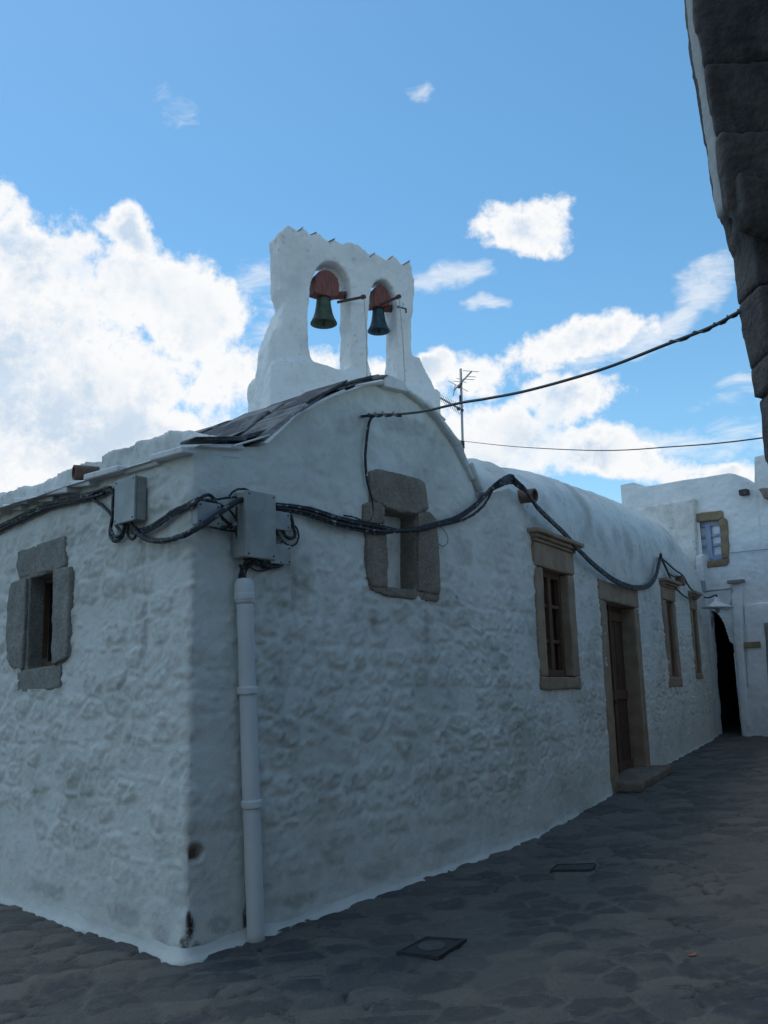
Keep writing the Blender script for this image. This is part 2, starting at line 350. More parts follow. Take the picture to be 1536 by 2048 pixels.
# openings as (plane offset in S, polygon in S,z)
lw = lambda pts: [(a - LL, z) for a, z in [PL.sz(*c1(*q)) for q in pts]]
HOLES = [lw([(102, 790), (312, 728), (314, 862), (343, 872), (345, 1050), (332, 1275), (290, 1318), (288, 1428), (104, 1440), (112, 1338), (112, 1322), (84, 1318), (64, 1260), (62, 1100), (82, 938), (108, 900)]),
         [PG.sz(*c3(*q)) for q in [(330, 560), (470, 560), (680, 625), (695, 815), (745, 865), (765, 1130), (768, 1395), (540, 1378), (350, 1335), (312, 1250), (303, 920), (288, 890), (290, 780), (328, 755)]],
         [(LG + .60, 1.66), (LG + 1.56, 1.66), (LG + 1.56, 3.0), (LG + .60, 3.0)],
         [(LG + 2.68, .2), (LG + 4.12, .2), (LG + 4.12, 2.76), (LG + 2.68, 2.76)],
         [(LG + 5.72, 1.66), (LG + 6.27, 1.66), (LG + 6.27, 3.0), (LG + 5.72, 3.0)],
         [(LG + 7.5, 1.75), (LG + 7.81, 1.75), (LG + 7.81, 3.0), (LG + 7.5, 3.0)]]
def inside(poly, x, y):
    r = np.zeros(x.shape, bool); n = len(poly)
    for i in range(n):
        (x1, y1), (x2, y2) = poly[i], poly[(i + 1) % n]
        c = ((y1 > y) != (y2 > y)); r ^= c & (x < (x2 - x1) * (y - y1) / (y2 - y1 + 1e-12) + x1)
    return r
Sw = np.concatenate([np.arange(SL, -3.2, .05), np.arange(-3.2, LG + .8, .017), np.arange(LG + .8, LG + LF + .45, .024)])
NV = 205; Vv = np.linspace(0, 1, NV)
SS, VV = np.meshgrid(Sw, Vv)
xy, nn = at_path(Sw)
base = gz(xy[:, 0], xy[:, 1]) - .12; tz = topf(Sw)
ZZ = base[None] + (tz - base)[None] * VV
G0 = (base + .12)[None]
# masonry relief
wu = SS + .06 * (fbm(SS * 3, ZZ * 3, 0, 31, 3) - .5); wz = ZZ + .12 * (fbm(SS * .8, ZZ * 1.5, 5, 32, 3) - .5) + .03 * (fbm(SS * 4, ZZ * 4, 7, 36, 2) - .5)
row = np.floor(wz / .18); rw = _h(row, row * 0, row * 0, 9)
f1, f2, idd = worley(wu / (.20 + .15 * rw) + 3.7 * rw, wz / .18, 3)
big = fbm(SS * .9, ZZ * 1.1, 3, 60, 3)
hi = fbm(SS * 14, ZZ * 18, 1, 33, 5); hi2 = fbm(SS * 46, ZZ * 52, 1, 37, 2)
ex2 = (f2 - f1) + .30 * (fbm(SS * 9, ZZ * 10, 2, 41, 4) - .5)
cover = sst(.02, .30, idd + .7 * (big - .5))
stone_m = sst(.0, .34, ex2) * (.25 + .75 * cover)
lump = 1 - np.abs(2 * fbm(SS * 10, ZZ * 13, 6, 43, 3) - 1)
zone = sst(.12, .9, ZZ - G0) * .75 + .25
zone = zone * np.where((SS > .1) & (SS < LG + .2), 1 - .55 * sst(2.35, 2.9, ZZ), 1.)
zone = zone * np.where(SS > LG, .8, np.where(SS > 0, 1.2, 1.))
zone = zone * (1 - .35 * np.exp(-((SS + .0) / .22) ** 2) * (SS < .45)) * np.where((SS > .02) & (SS < .5), .45, 1)
edge_fade = sst(0, .10, tz[None] - ZZ)
pit = np.clip(hi - .56, 0, 1) * stone_m
H = zone * (.020 * stone_m * (.35 + .65 * idd) + .040 * stone_m * (hi - .5) + .010 * stone_m * (lump - .75) + .013 * (.3 + stone_m) * (hi2 - .5) - .05 * pit) + .03 * (big - .5) + .014 * (fbm(SS * 5, ZZ * 5, 8, 35, 3) - .5) + .005 * (hi2 - .5) * (.4 + zone)
H = H + np.exp(-(SS / .13) ** 2) * (.05 * (fbm(ZZ * 4.5, 2, 2, 66, 4) - .5) + .03 * (fbm(SS * 14, ZZ * 14, 2, 67, 4) - .5))
H = H * (.25 + .75 * edge_fade) * np.where(SS > LG + .6, sst(0, .5, tz[None] - ZZ), 1.) + .012 * np.exp(-((ZZ - G0) / .10) ** 2)
grime = .8 * np.clip(stone_m * zone * (.22 - 1.6 * (hi - .5) + .4 * (idd - .4)), 0, 1) * .75
def spot(pl, s_off, px, py, ra, rz, sd):
    a, z = pl.sz(px, py); r = np.hypot((SS - a - s_off) / ra, (ZZ - z) / rz) + .7 * (fbm(SS * 14, ZZ * 14, sd, 50, 3) - .5); return 1 - sst(.55, 1.0, r)
expo = np.maximum(spot(PG, 0, 392, 1706, .075, .055, 1), spot(PG, 0, 378, 1880, .05, .10, 2) * .0)
H -= .035 * expo
stain = np.maximum.reduce([spot(PG, 0, 379, 1853, .045, .10, 3), spot(PG, 0, 366, 1893, .05, .05, 4) * .8, spot(PG, 0, 392, 1893, .035, .035, 5) * .7, spot(PL, -LL, 286, 1090, .05, .22, 7) * .30, spot(PL, -LL, 150, 1075, .5, .10, 8) * .22, spot(PG, 0, 500, 1600, .03, 1.3, 9) * .25, spot(PG, 0, 491, 1840, .03, .12, 10) * .9, spot(PG, 0, 660, 1050, .35, .08, 12) * .30, spot(PG, 0, 960, 990, .10, .06, 13) * .6, spot(PG, 0, 930, 1100, .2, .15, 15) * .22, spot(PG, 0, 800, 850, .5, .12, 16) * .2] + [spot(PG if q_[0] > 372 else PL, 0 if q_[0] > 372 else -LL, q_[0], q_[1], q_[2], q_[3], 20 + k_) * q_[4] for k_, q_ in enumerate([(440, 1850, .12, .07, .30), (600, 1800, .22, .06, .28), (760, 1740, .3, .08, .22), (900, 1690, .25, .06, .25), (250, 1830, .25, .08, .25), (100, 1780, .3, .07, .25), (320, 1870, .12, .06, .3), (700, 1560, .10, .25, .12), (560, 1420, .06, .4, .14), (900, 1380, .2, .3, .12), (150, 1560, .3, .25, .12), (290, 1250, .04, .4, .22), (585, 1190, .03, .22, .25), (850, 1260, .05, .2, .22), (745, 1240, .04, .16, .2)])])
Pz = np.stack([xy[None, :, 0] + nn[None, :, 0] * H, xy[None, :, 1] + nn[None, :, 1] * H, ZZ], -1)
# return the top edge inwards so the wall has thickness
cap = Pz[-1:].copy(); cap[..., 0] -= nn[None, :, 0] * .3; cap[..., 1] -= nn[None, :, 1] * .3
Pz = np.concatenate([Pz, cap]); n2_ = len(Sw); ii = np.arange((NV + 1) * n2_).reshape(NV + 1, n2_)
Q = np.stack([ii[:-1, :-1], ii[:-1, 1:], ii[1:, 1:], ii[1:, :-1]], -1)
cs = np.concatenate([.25 * (SS[:-1, :-1] + SS[1:, :-1] + SS[:-1, 1:] + SS[1:, 1:]), SS[:1, 1:]]); cz = np.concatenate([.25 * (ZZ[:-1, :-1] + ZZ[1:, :-1] + ZZ[:-1, 1:] + ZZ[1:, 1:]), 0 * ZZ[:1, 1:] + 99])
keep = np.ones(cs.shape, bool)
for h in HOLES: keep &= ~inside(h, cs, cz)
keep[-1, Sw[1:] > LG + .6] = False
pad = lambda a: np.concatenate([a, a[-1:]]).ravel()
grid_obj('wall', Pz.reshape(-1, 3), Q[keep], M['wall'], church, attrs={'grime': pad(grime), 'stain': pad(stain), 'exposed': pad(expo)})
# plinth fillet of mortar at the foot of the walls
Sp = np.arange(SL, LG + LF + .3, .03); pxy, pn = at_path(Sp); pg0 = gz(pxy[:, 0], pxy[:, 1])
wdt = .04 + .045 * (fbm(Sp * 3, 0, 0, 71, 3) - .5) + .03 * (fbm(Sp * 14, 0, 0, 72, 2) - .5) + .02 * np.exp(-(Sp / .2) ** 2)
wdt = wdt * np.where(Sp > LG + .35, .55, 1.)
hgt_ = .07 + .11 * (fbm(Sp * 2.2, 4, 0, 73, 3) - .5)
prof = [(.0, 1.0), (.12, .7), (.32, .42), (.62, .2), (.9, .09), (1.0, -.25), (.95, -.6)]
rowsv = []
for a, b in prof:
    jit = .014 * (fbm(Sp * 9, a * 7, b * 5, 74, 3) - .5)
    off = .012 + a * wdt + jit; rowsv.append(np.stack([pxy[:, 0] + pn[:, 0] * off, pxy[:, 1] + pn[:, 1] * off, pg0 + b * hgt_ + .5 * jit], -1))
V = np.stack(rowsv); ii = np.arange(V.shape[0] * V.shape[1]).reshape(V.shape[:2])
Qp = np.stack([ii[:-1, :-1], ii[1:, :-1], ii[1:, 1:], ii[:-1, 1:]], -1); sp_mid = (Sp[1:] + Sp[:-1]) / 2
Qp = Qp[:, ~((sp_mid > LG + 2.5) & (sp_mid < LG + 4.25))].reshape(-1, 4)
grid_obj('plinth', V.reshape(-1, 3), Qp, M['plinth'], church)
# vault roof behind the gable
sv = np.linspace(-.05, LG - .1, 120); dv = np.linspace(-.22, 5.5, 60); SA, DV = np.meshgrid(sv, dv)
zt = np.interp(sv, [x for x in TOPX], TOPZ) - .02
inw = -PG.n
Vr = A[None, None] + PG.d * SA[..., None] + inw * (DV[..., None] + .28); Vr[..., 2] = zt[None] + .025 * (fbm(SA * 4, DV * 4, 0, 80, 3) - .5) - .01
ii = np.arange(SA.size).reshape(SA.shape); Qr = np.stack([ii[:-1, :-1], ii[:-1, 1:], ii[1:, 1:], ii[1:, :-1]], -1).reshape(-1, 4)
grid_obj('roof', Vr.reshape(-1, 3), Qr, M['roof'], church)
# long vault over the street front
rid = [PF.sz(*q, -.6) for q in [(955, 930), (985, 934), (1050, 947), (1150, 977), (1240, 1012)]]
HX = [-1.5] + [a for a, z in rid] + [7.4, LF]; HZ = [rid[0][1] - .03] + [z for a, z in rid] + [rid[-1][1] - .03, rid[-1][1] - .42]
sf = np.arange(-1.3, LF + .04, .05); th = np.concatenate([np.linspace(0, PI / 2, 26), PI / 2 + np.linspace(.1, 1.5, 6)])
rowsv = []
for a in th:
    if a <= PI / 2 + 1e-6: sb = .66 * (1 - math.cos(a)) ** 1.25; k = math.sin(a) ** 1.1
    else: sb = .66 + (a - PI / 2) * 2.2; k = 1 - .02 * (a - PI / 2)
    z1 = topf(LG + np.maximum(sf, .55)) - .012; zz = z1 + (np.interp(sf, HX, HZ) - z1) * k + .05 * (fbm(sf * 1.2, sb * 2, 1, 90, 3) - .5) * k + .03 * (fbm(sf * 6, a * 6, 1, 91, 3) - .5) * k
    back = np.where(sf < .15, .12 + .25 * (.15 - sf), 0.) + .001
    dsp = .05 * (fbm(sf * 4, a * 4, 3, 92, 4) - .5) * min(1, a * 4)
    p = B + PF.d * sf[:, None] - PF.n * (sb + back + dsp)[:, None]; p[:, 2] = zz; rowsv.append(p)
V = np.stack(rowsv); capz = V[:, -1:].copy(); capz[..., 2] = 2.6; V = np.concatenate([V, capz], 1)
ii = np.arange(V.shape[0] * V.shape[1]).reshape(V.shape[:2]); Qv = np.stack([ii[:-1, :-1], ii[:-1, 1:], ii[1:, 1:], ii[1:, :-1]], -1).reshape(-1, 4)
grid_obj('roof', V.reshape(-1, 3), Qv, M['roof'], church)
# rough white parapet behind the left eave
pp = [(-330, 1110), (-150, 1045), (0, 984), (80, 962), (130, 938), (172, 921), (184, 930), (194, 926), (203, 908), (235, 897), (260, 886), (290, 874), (345, 860), (385, 866), (415, 868), (432, 884), (440, 910), (440, 1100), (-330, 1250)]
block('parapet', [[PL.sz(x, y, -.30) for x, y in pp]], PL, -.30, -.8, M['roof'], church, .03, 2, .03, 5, .012)
# slates on the gable edge
def slab(name, a0, a1, o0, o1, th_, mat, dz=0., curve=topf, tilt=0., skew=0.):
    z0 = float(curve(a0)); z1 = float(curve(a1)); t_ = np.array([a1 - a0, z1 - z0]); t_ /= np.linalg.norm(t_); nr = np.array([-t_[1], t_[0]])
    lo = [(a0, z0 + dz), (a1, z1 + dz + tilt)]; vs = []
    for (a, z) in lo:
        for h in (0, th_):
            for k, o in enumerate((o0, o1)): vs.append(PG.at(a + nr[0] * h + skew * k + random.uniform(-.02, .02), z + nr[1] * h + random.uniform(-.008, .008), o + random.uniform(-.03, .03)))
    mb = MB().add(vs, [(0, 1, 3, 2), (4, 6, 7, 5), (0, 4, 5, 1), (2, 3, 7, 6), (0, 2, 6, 4), (1, 5, 7, 3)])
    return mb.build(name, mat, church, bevel=.008, seg=1)
sk = [.04, .33, .62, .86, 1.10, 1.34, 1.58, 1.78, 1.90]
for i in range(len(sk) - 1):
    a0 = sk[i] - .03; a1 = sk[i + 1] + .10
    slab('eave_slate', a0, a1 - .03, .07 + random.uniform(-.02, .02), -.5, .024, M['edge'], dz=-.016)
    for k in range((1, 2, 3, 5, 6, 6, 5, 1)[i]):
        slab('roof_slate', a0 + random.uniform(-.05, .05), min(1.93, a1 + random.uniform(-.05, .05)), (.05 + random.uniform(-.03, .02) if k == 0 else -.40 * k + .05), (-.40 * (k + 1) - .02 if i else -.12), random.uniform(.022, .036), M['slate'], dz=.016 + .006 * (k % 3) + random.uniform(0, .014), tilt=random.uniform(.004, .022) if i < 5 else -.006)
# white coping slabs on the right slope of the gable
sr = np.linspace(1.98, 3.12, 6)
for i in range(5): soften(slab('coping_slab', sr[i] - .02, sr[i + 1] + .03, .055, -.45, .05, M['roof'], dz=-.015), .014, 3, .006, 8)
soften(slab('coping_slab', 3.06, 3.24, .06, -.4, .05, M['roof'], dz=-.01), .014, 3, .006, 8)
# ridge stone
MB().prism([[PG.sz(*q) for q in [(757, 760), (757, 776), (798, 786), (799, 766), (765, 752)]]], PG, .07, -.8).build('ridge_stone', M['edge'], church, bevel=.012)
# eave slates on the left wall
s_ = -.02; k = 0
while s_ > SL:
    w_ = random.uniform(.20, .36) if k > 2 else random.uniform(.40, .5)
    z_ = 3.262 + random.uniform(-.012, .02); pr = (.07 if k % 2 else .10) + random.uniform(-.02, .02); a0 = s_ - w_ + LL; a1 = s_ + .04 + LL
    c_ = PL.at((a0 + a1) / 2, z_, (pr - .42) / 2); tl = random.uniform(-.034, -.018) * (.3 if k < 3 else 1); pr *= (.6 if k < 2 else 1); a1 -= (.05 if k < 1 else 0)
    MB().box(c_, PL.d * (a1 - a0) / 2 + np.array([0, 0, tl]), PL.n * (pr + .42) / 2 + np.array([0, 0, -.02]), np.array([0, 0, .024])).build('eave_slate', M['edge'], church, bevel=.008, seg=1)
    s_ -= w_; k += 1
# rain spouts
def spout2(p, d, ln, r):
    d = np.array(d, float); d /= np.linalg.norm(d); p = np.array(p)
    return MB().lathe(p - d * .1, [(r, 0), (r, ln + .1), (r * .74, ln + .1), (r * .74, ln), (.001, ln)], 18, d).build('rain_spout', M['terra'], church, smooth=False)
spout2(PL.px(*cl(655, 408), -.02), PL.n - PL.d * .25 + np.array([0, 0, -.03]), .09, .06)
spout2(PF.px(1045, 993, .02), PF.n * .8 - PF.d * .1 + np.array([0, 0, -.05]), .14, .07)
# ------------------------------------------------------------------ openings of the church
def opening(name, pl, label=None):
    o = bpy.data.objects.new(name, None); COL.objects.link(o); o.parent = church; o.location = Vector([float(v) for v in pl]) - church.location; o.empty_display_size = .1
    if label: o['label'] = label
    return o
# small granite window, left wall
w = opening('window', PL.at(.5, 1.67), 'small window with rough granite surround')
bl = lambda nm, pts, o1=-.42, pr=.042, v=.012, mt='granite': block(nm, [[PL.sz(*c1(*q)) for q in pts]], PL, pr, o1, M[mt], w, v, 3, .008, 10, .003)
bl('lintel', [(92, 775), (170, 748), (250, 720), (310, 697), (322, 715), (325, 842), (275, 868), (180, 885), (100, 905), (86, 850)], pr=.02)
bl('jamb', [(70, 925), (145, 903), (140, 1100), (125, 1342), (75, 1335), (52, 1290), (48, 1180), (60, 1000)])
bl('jamb', [(277, 862), (352, 850), (357, 880), (352, 1050), (340, 1285), (270, 1322), (272, 1100)])
bl('sill', [(90, 1345), (300, 1318), (298, 1437), (95, 1450)], pr=.022)
a0, z0 = .20, 1.84; a1, z1 = .80, 2.64
MB().pbox(PL, a0 - .75, a1 + .2, z0 - .15, z1 + .25, -.20, -.17).build('pane', M['dark'], w)
mb = MB(); mb.pbox(PL, a0 + .03, a0 + .085, z0, z1, -.165, -.115).pbox(PL, a1 - .08, a1 - .03, z0, z1, -.165, -.115).pbox(PL, a0 + .09, a1 - .09, z0 + .02, z0 + .075, -.165, -.115).pbox(PL, a0 + .09, a1 - .09, z1 - .075, z1 - .02, -.165, -.115)
mb.build('window_frame', M['wood2'], w, bevel=.004)
# blind niche in the gable
ring = lambda pl, f, out, inn, mt, par: block('joint', [[pl.sz(*f(*q)) for q in out], [pl.sz(*f(*q)) for q in inn]], pl, .012, -.3, M[mt], par, .014, 2, .006, 9, .002)
ring(PL, c1, [(95, 780), (316, 705), (320, 850), (350, 858), (350, 1050), (336, 1282), (296, 1320), (294, 1434), (98, 1446), (98, 1345), (72, 1330), (54, 1270), (52, 1150), (72, 930), (98, 905)], [(150, 905), (272, 872), (268, 1318), (132, 1340)], 'granite', w)
w = opening('niche', PG.at(2.1, 2.36), 'blocked window niche with weathered brown granite surround')
bl = lambda nm, pts, o1=-.42, pr=.04, mt='granite_b': block(nm, [[PG.sz(*c3(*q)) for q in pts]], PG, pr, o1, M[mt], w, .012, 3, .010, 8, .003)
bl('lintel', [(312, 545), (360, 530), (470, 545), (560, 570), (650, 595), (692, 620), (700, 700), (712, 800), (640, 828), (520, 818), (420, 785), (350, 745), (318, 690)], pr=.03)
bl('jamb', [(275, 770), (330, 745), (400, 765), (418, 800), (415, 890), (340, 905), (278, 895)], pr=.035)
bl('jamb', [(290, 915), (418, 905), (432, 1100), (432, 1322), (330, 1318), (300, 1250), (293, 1080)])
bl('jamb', [(640, 825), (715, 815), (755, 860), (770, 1000), (780, 1130), (780, 1372), (640, 1345), (636, 1080)])
bl('sill', [(305, 1290), (335, 1312), (430, 1316), (540, 1335), (640, 1342), (780, 1368), (778, 1412), (650, 1408), (540, 1390), (430, 1375), (340, 1345)], pr=.03)
ring(PG, c3, [(318, 550), (470, 548), (688, 618), (706, 810), (752, 862), (776, 1130), (776, 1406), (540, 1386), (342, 1342), (304, 1252), (294, 920), (280, 892), (280, 775), (322, 748)], [(424, 790), (520, 824), (636, 834), (634, 1080), (640, 1338), (436, 1312), (434, 1100), (420, 905)], 'granite_b', w)
MB().pbox(PG, 1.68, 2.56, 2.36, 3.36, -.26, -.165).build('blocking_wall', M['far_stain'], w)
# street windows and door
def rb(nm, a0, a1, z0, z1, o0, o1, par, mt='ochre', v=.014, j=.006): return block(nm, [rect(a0, a1, z0, z1, j)], PF, o0, o1, M[mt], par, v, 2, .004, 9, .0015)
def street_window(a0, a1, o0, o1, zb, zt_, zo0, zo1, rec, label, lights=3):
    w = opening('window', PF.at((a0 + a1) / 2, zb), label)
    rb('lintel', a0 - .01, a1 + .01, zo1, zt_ - .12, .03, -.4, w)
    rb('jamb', a0, o0, zo0, zo1 - .004, .022, -.4, w); rb('jamb', o1, a1, zo0, zo1 - .004, .022, -.4, w)
    rb('sill', a0 - .012, a1 + .012, zb, zo0 - .004, .03, -.4, w)
    wc = (a1 - a0) * .06
    for k, (dz0, dz1, pr) in enumerate(((-.12, -.085, .05), (-.085, -.05, .085), (-.05, .0, .125))):
        rb('cornice', a0 - wc * (k + 1) * .6, a1 + wc * (k + 1) * .6, zt_ + dz0, zt_ + dz1, pr, -.1, w, 'ochre', .012, .004)
    MB().pbox(PF, o0 - .05, o1 + .05, zo0 - .05, zo1 + .05, -rec - .06, -rec - .03).build('pane', M['dark'], w)
    mb = MB(); r0, r1 = -rec - .028, -rec + .03; bw = .06; mid = (o0 + o1) / 2
    for (x0, x1) in ((o0 - .01, o0 + bw), (o1 - bw, o1 + .01)): mb.pbox(PF, x0, x1, zo0, zo1, r0, r1)
    mb.pbox(PF, mid - .045, mid + .045, zo0 + .07, zo1 - .07, r0, r1 + .01)
    mb.pbox(PF, o0 + bw, o1 - bw, zo0, zo0 + .07, r0, r1 + .004).pbox(PF, o0 + bw, o1 - bw, zo1 - .07, zo1, r0, r1 + .004)
    for i in range(1, lights):
        zz = zo0 + (zo1 - zo0) * i / lights
        mb.pbox(PF, o0 + bw, mid - .045, zz - .018, zz + .018, r0, r1 - .012).pbox(PF, mid + .045, o1 - bw, zz - .018, zz + .018, r0, r1 - .012)
    mb.build('casement', M['wood2'], w, bevel=.004); return w
street_window(.50, 1.66, .70, 1.455, 1.585, 3.20, 1.72, 2.83, .10, 'wide window nearest the gable under a moulded cornice')
street_window(5.60, 6.36, 5.79, 6.20, 1.575, 3.17, 1.73, 2.86, .06, 'narrow window just past the door')
street_window(7.43, 7.86, 7.52, 7.79, 1.695, 3.12, 1.795, 2.82, .05, 'narrowest window at the far end of the wall')
d = opening('door', PF.at(3.4, .5), 'dark brown plank door in a sandstone surround')
rb('lintel', 2.55, 4.24, 2.63, 2.88, .03, -.45, d); rb('jamb', 2.56, 2.80, .32, 2.626, .022, -.45, d); rb('jamb', 4.03, 4.23, .36, 2.626, .022, -.45, d)
a0, a1 = 2.80, 4.04
mb = MB(); npk = 7
for i in range(npk): mb.pbox(PF, a0 + (a1 - a0) * i / npk + .004, a0 + (a1 - a0) * (i + 1) / npk - .004, .4, 2.65, -.22, -.17 + .004 * (i % 2))
lf = mb.build('door_leaf', M['wood'], d, bevel=.005)
mb = MB(); mb.pbox(PF, 3.39, 3.46, .42, 2.63, -.17, -.135)
for zz in (.62, 1.5, 2.5): mb.pbox(PF, a0 + .02, 3.38, zz - .06, zz + .06, -.166, -.145).pbox(PF, 3.47, a1 - .02, zz - .06, zz + .06, -.166, -.145)
mb.build('door_rail', M['wood2'], d, bevel=.006)
hb = MB().tube([PF.at(3.36, 1.42, -.14), PF.at(3.36, 1.42, -.11), PF.at(3.30, 1.41, -.105)], .012, 8, 4).build('handle', M['iron'], d, smooth=True)
# worn doorstep
st = [(2.70, .40), (4.5, .40)]
mb = MB(); mb.prism([[(0, 0), (1.5, 0), (1.5, .12), (0, .12)]], Plane(tuple(PF.at(2.70, 0, .30)[:2]), tuple(PF.at(3.70, 0, .30)[:2])), 0, -.65)
sp0 = mb.build('doorstep', M['stepm'], d)
sp0.data.transform(Matrix.Translation((0, 0, .435)))
for v in sp0.data.vertices:
    wv_ = np.array(v.co) + np.array(wloc(d)); v.co.z += gz(wv_[0], wv_[1]) - gz(*PF.at(3.5, 0, .2)[:2])
soften(sp0, .02, 5, .012, 5, .003)
# ------------------------------------------------------------------ bell gable
tw = bpy.data.objects.new('bell_gable', None); COL.objects.link(tw); tw.parent = church; tw.location = Vector([float(v) for v in PTW.at(.2, 4.0)]) - church.location; tw.empty_display_size = .1
T = lambda pts: [PTW.sz(*c2(*q)) for q in pts]
outer = [(392, 178), (412, 172), (428, 150), (450, 136), (480, 152), (500, 176), (510, 160), (527, 150), (548, 165), (560, 185), (578, 190), (605, 178), (630, 190), (655, 215), (680, 230), (700, 214), (725, 225), (752, 248), (775, 236), (800, 235), (850, 250), (880, 280), (905, 310), (922, 297), (940, 296), (965, 312), (1000, 342), (1020, 322), (1040, 314), (1065, 330), (1095, 366), (1115, 346), (1137, 340), (1150, 360), (1158, 420), (1166, 480), (1164, 560), (1160, 630), (1146, 690), (1147, 800), (1150, 880), (1195, 895), (1232, 970), (1262, 1020), (1285, 1085), (1285, 1400), (395, 1400), (392, 900), (392, 760), (415, 640), (428, 580), (400, 500), (398, 400), (395, 300)]
arch1 = [(583, 915), (562, 830), (560, 700), (562, 560), (575, 490), (592, 420), (620, 372), (655, 347), (690, 344), (735, 360), (770, 400), (795, 450), (804, 520), (802, 600), (803, 800), (806, 940), (770, 962), (720, 955), (650, 935)]
arch2 = [(902, 900), (902, 780), (905, 640), (915, 540), (925, 490), (945, 460), (975, 447), (1010, 457), (1040, 490), (1058, 540), (1066, 620), (1067, 800), (1068, 1040), (1020, 1040), (925, 1010)]
mb = MB(); mb.prism([T(outer), T(arch1)[::-1], T(arch2)[::-1]], PTW, 0, -.31)
mb.prism([T([(335, 960), (360, 918), (600, 928), (760, 985), (920, 1015), (1100, 1050), (1285, 1080), (1302, 1100), (1306, 1420), (325, 1420)])], PTW, .06, -.66)
mb.prism([T([(428, 590), (352, 790), (335, 930), (335, 1000), (460, 1000), (460, 590)])], PTW, -.05, -.42)
soften(mb.build('masonry', M['tower'], tw), .02, 5, .016, 6, .005)
for p0, p1 in (((908, 318), (938, 294)), ((1012, 336), (1040, 312)), ((1096, 364), (1136, 338)), ((498, 172), (530, 148)), ((574, 192), (605, 177)), ((676, 230), (710, 213))):
    (aa, za), (ab, zb) = PTW.sz(*c2(*p0)), PTW.sz(*c2(*p1)); za -= .020; zb -= .022
    MB().prism([[(aa, za), (ab, zb), (ab + .002, zb + .016), (aa - .002, za + .012)]], PTW, .006, -.315).build('coping_slate', M['slate'], tw, bevel=.004)
# bells hang in the arches: things of their own
def bell(px0, lip_y, top_y, wpx, mt, hs, lever, label, off=-.16):
    c = PTW.px(px0, lip_y, off); topp = PTW.px(px0, top_y, off); h = float(topp[2] - c[2]); dist = np.linalg.norm(c - EYE); r = wpx / FPX * dist / 2 * .97
    o = empty('bell', c, label, 'bell', 'bells in the bell gable')
    prof = [(r * .80, .02 * h), (r, 0), (r * 1.0, .03 * h), (r * .93, .10 * h), (r * .80, .22 * h), (r * .68, .40 * h), (r * .60, .60 * h), (r * .55, .80 * h), (r * .52, .90 * h), (r * .44, .97 * h), (r * .15, 1.0 * h)]
    inner = [(r * .05, .8 * h), (r * .45, .75 * h), (r * .58, .4 * h), (r * .80, .02 * h)]
    MB().lathe(c, inner + prof[1:], 40).build('bell_body', M[mt], o, smooth=True)
    MB().tube([c + [0, 0, h * .7], c + [0, 0, -.02]], .008, 8, 1).lathe(c + [0, 0, -.045], [(.004, 0), (.017, .01), (.02, .03), (.014, .05), (.004, .06)], 12).build('clapper', M['iron'], o, smooth=True)
    hd = MB(); hd.prism([[PTW.sz(*c6(*q), off) for q in hs]], PTW, off + .085, off - .085); hdo = hd.build('headstock', M['red'], o, bevel=.012)
    l0, l1, beam = lever
    if beam:
        hb2 = MB(); hb2.tube([PTW.px(*c6(*beam[0]), off + .0), PTW.px(*c6(*beam[1]), off + .02)], .05, 4, 1); hb2.build('beam', M['red'], o)
        MB().tube([PTW.px(*c6(*beam[1]), off + .02), PTW.px(*c6(beam[1][0] + 22, beam[1][1] + 2), off + .03)], .047, 10, 1).build('bearing', M['iron'], o)
    p0 = PTW.px(*c6(*l0), off + .1); p1 = PTW.px(*c6(*l1), .16)
    MB().tube([p0, p1], .017, 8, 1).lathe(p1 - (p1 - p0) / np.linalg.norm(p1 - p0) * .03, [(.026, 0), (.028, .03), (.02, .05), (.001, .055)], 12, p1 - p0).build('lever', M['rust'], o)
    return o, p1
b1, e1 = bell(647.5, 648, 595, 54, 'bell', [(192, 528), (200, 440), (205, 335), (250, 285), (310, 263), (370, 272), (430, 315), (470, 370), (487, 430), (490, 560), (430, 585), (300, 560)], ((500, 618), (815, 553), ((440, 540), (580, 535))), 'larger green bronze bell under a red wooden headstock in the left arch')
b2, e2 = bell(757.5, 663, 617, 45, 'bell2', [(888, 690), (900, 600), (905, 500), (920, 465), (965, 443), (1015, 460), (1055, 510), (1075, 580), (1078, 660), (1060, 690)], ((1020, 640), (1230, 550), ((1050, 690), (1125, 690))), 'smaller blue green bell under a red wooden headstock in the right arch')
for e_, end, lab in ((e1, c2(893, 1010), 'pale bell rope hanging from the lever of the larger bell down the middle pillar'), (e2, c2(1112, 1110), 'pale bell rope hanging from the lever of the smaller bell down the right pillar')):
    bot = PTW.px(*end, .10); mid_ = (e_ + bot) / 2 + np.array([.01, 0, 0])
    tag(MB().tube([e_, mid_, bot], .0065, 6, 6).lathe(e_ - [0, 0, .03], [(.004, 0), (.016, .01), (.016, .05), (.004, .06)], 8).build('bell_rope', M['rope'], smooth=True), lab, 'rope', 'bell ropes')
q0 = PTW.px(*c6(1210, 668), -.02); q1 = PTW.px(*c6(1310, 695), .25)
tag(MB().tube([q0, q1, q1 - [0, 0, .05]], .010, 6, 1).build('iron_bracket', M['iron']), 'small bent iron bracket sticking out of the right pillar of the bell gable', 'bracket')
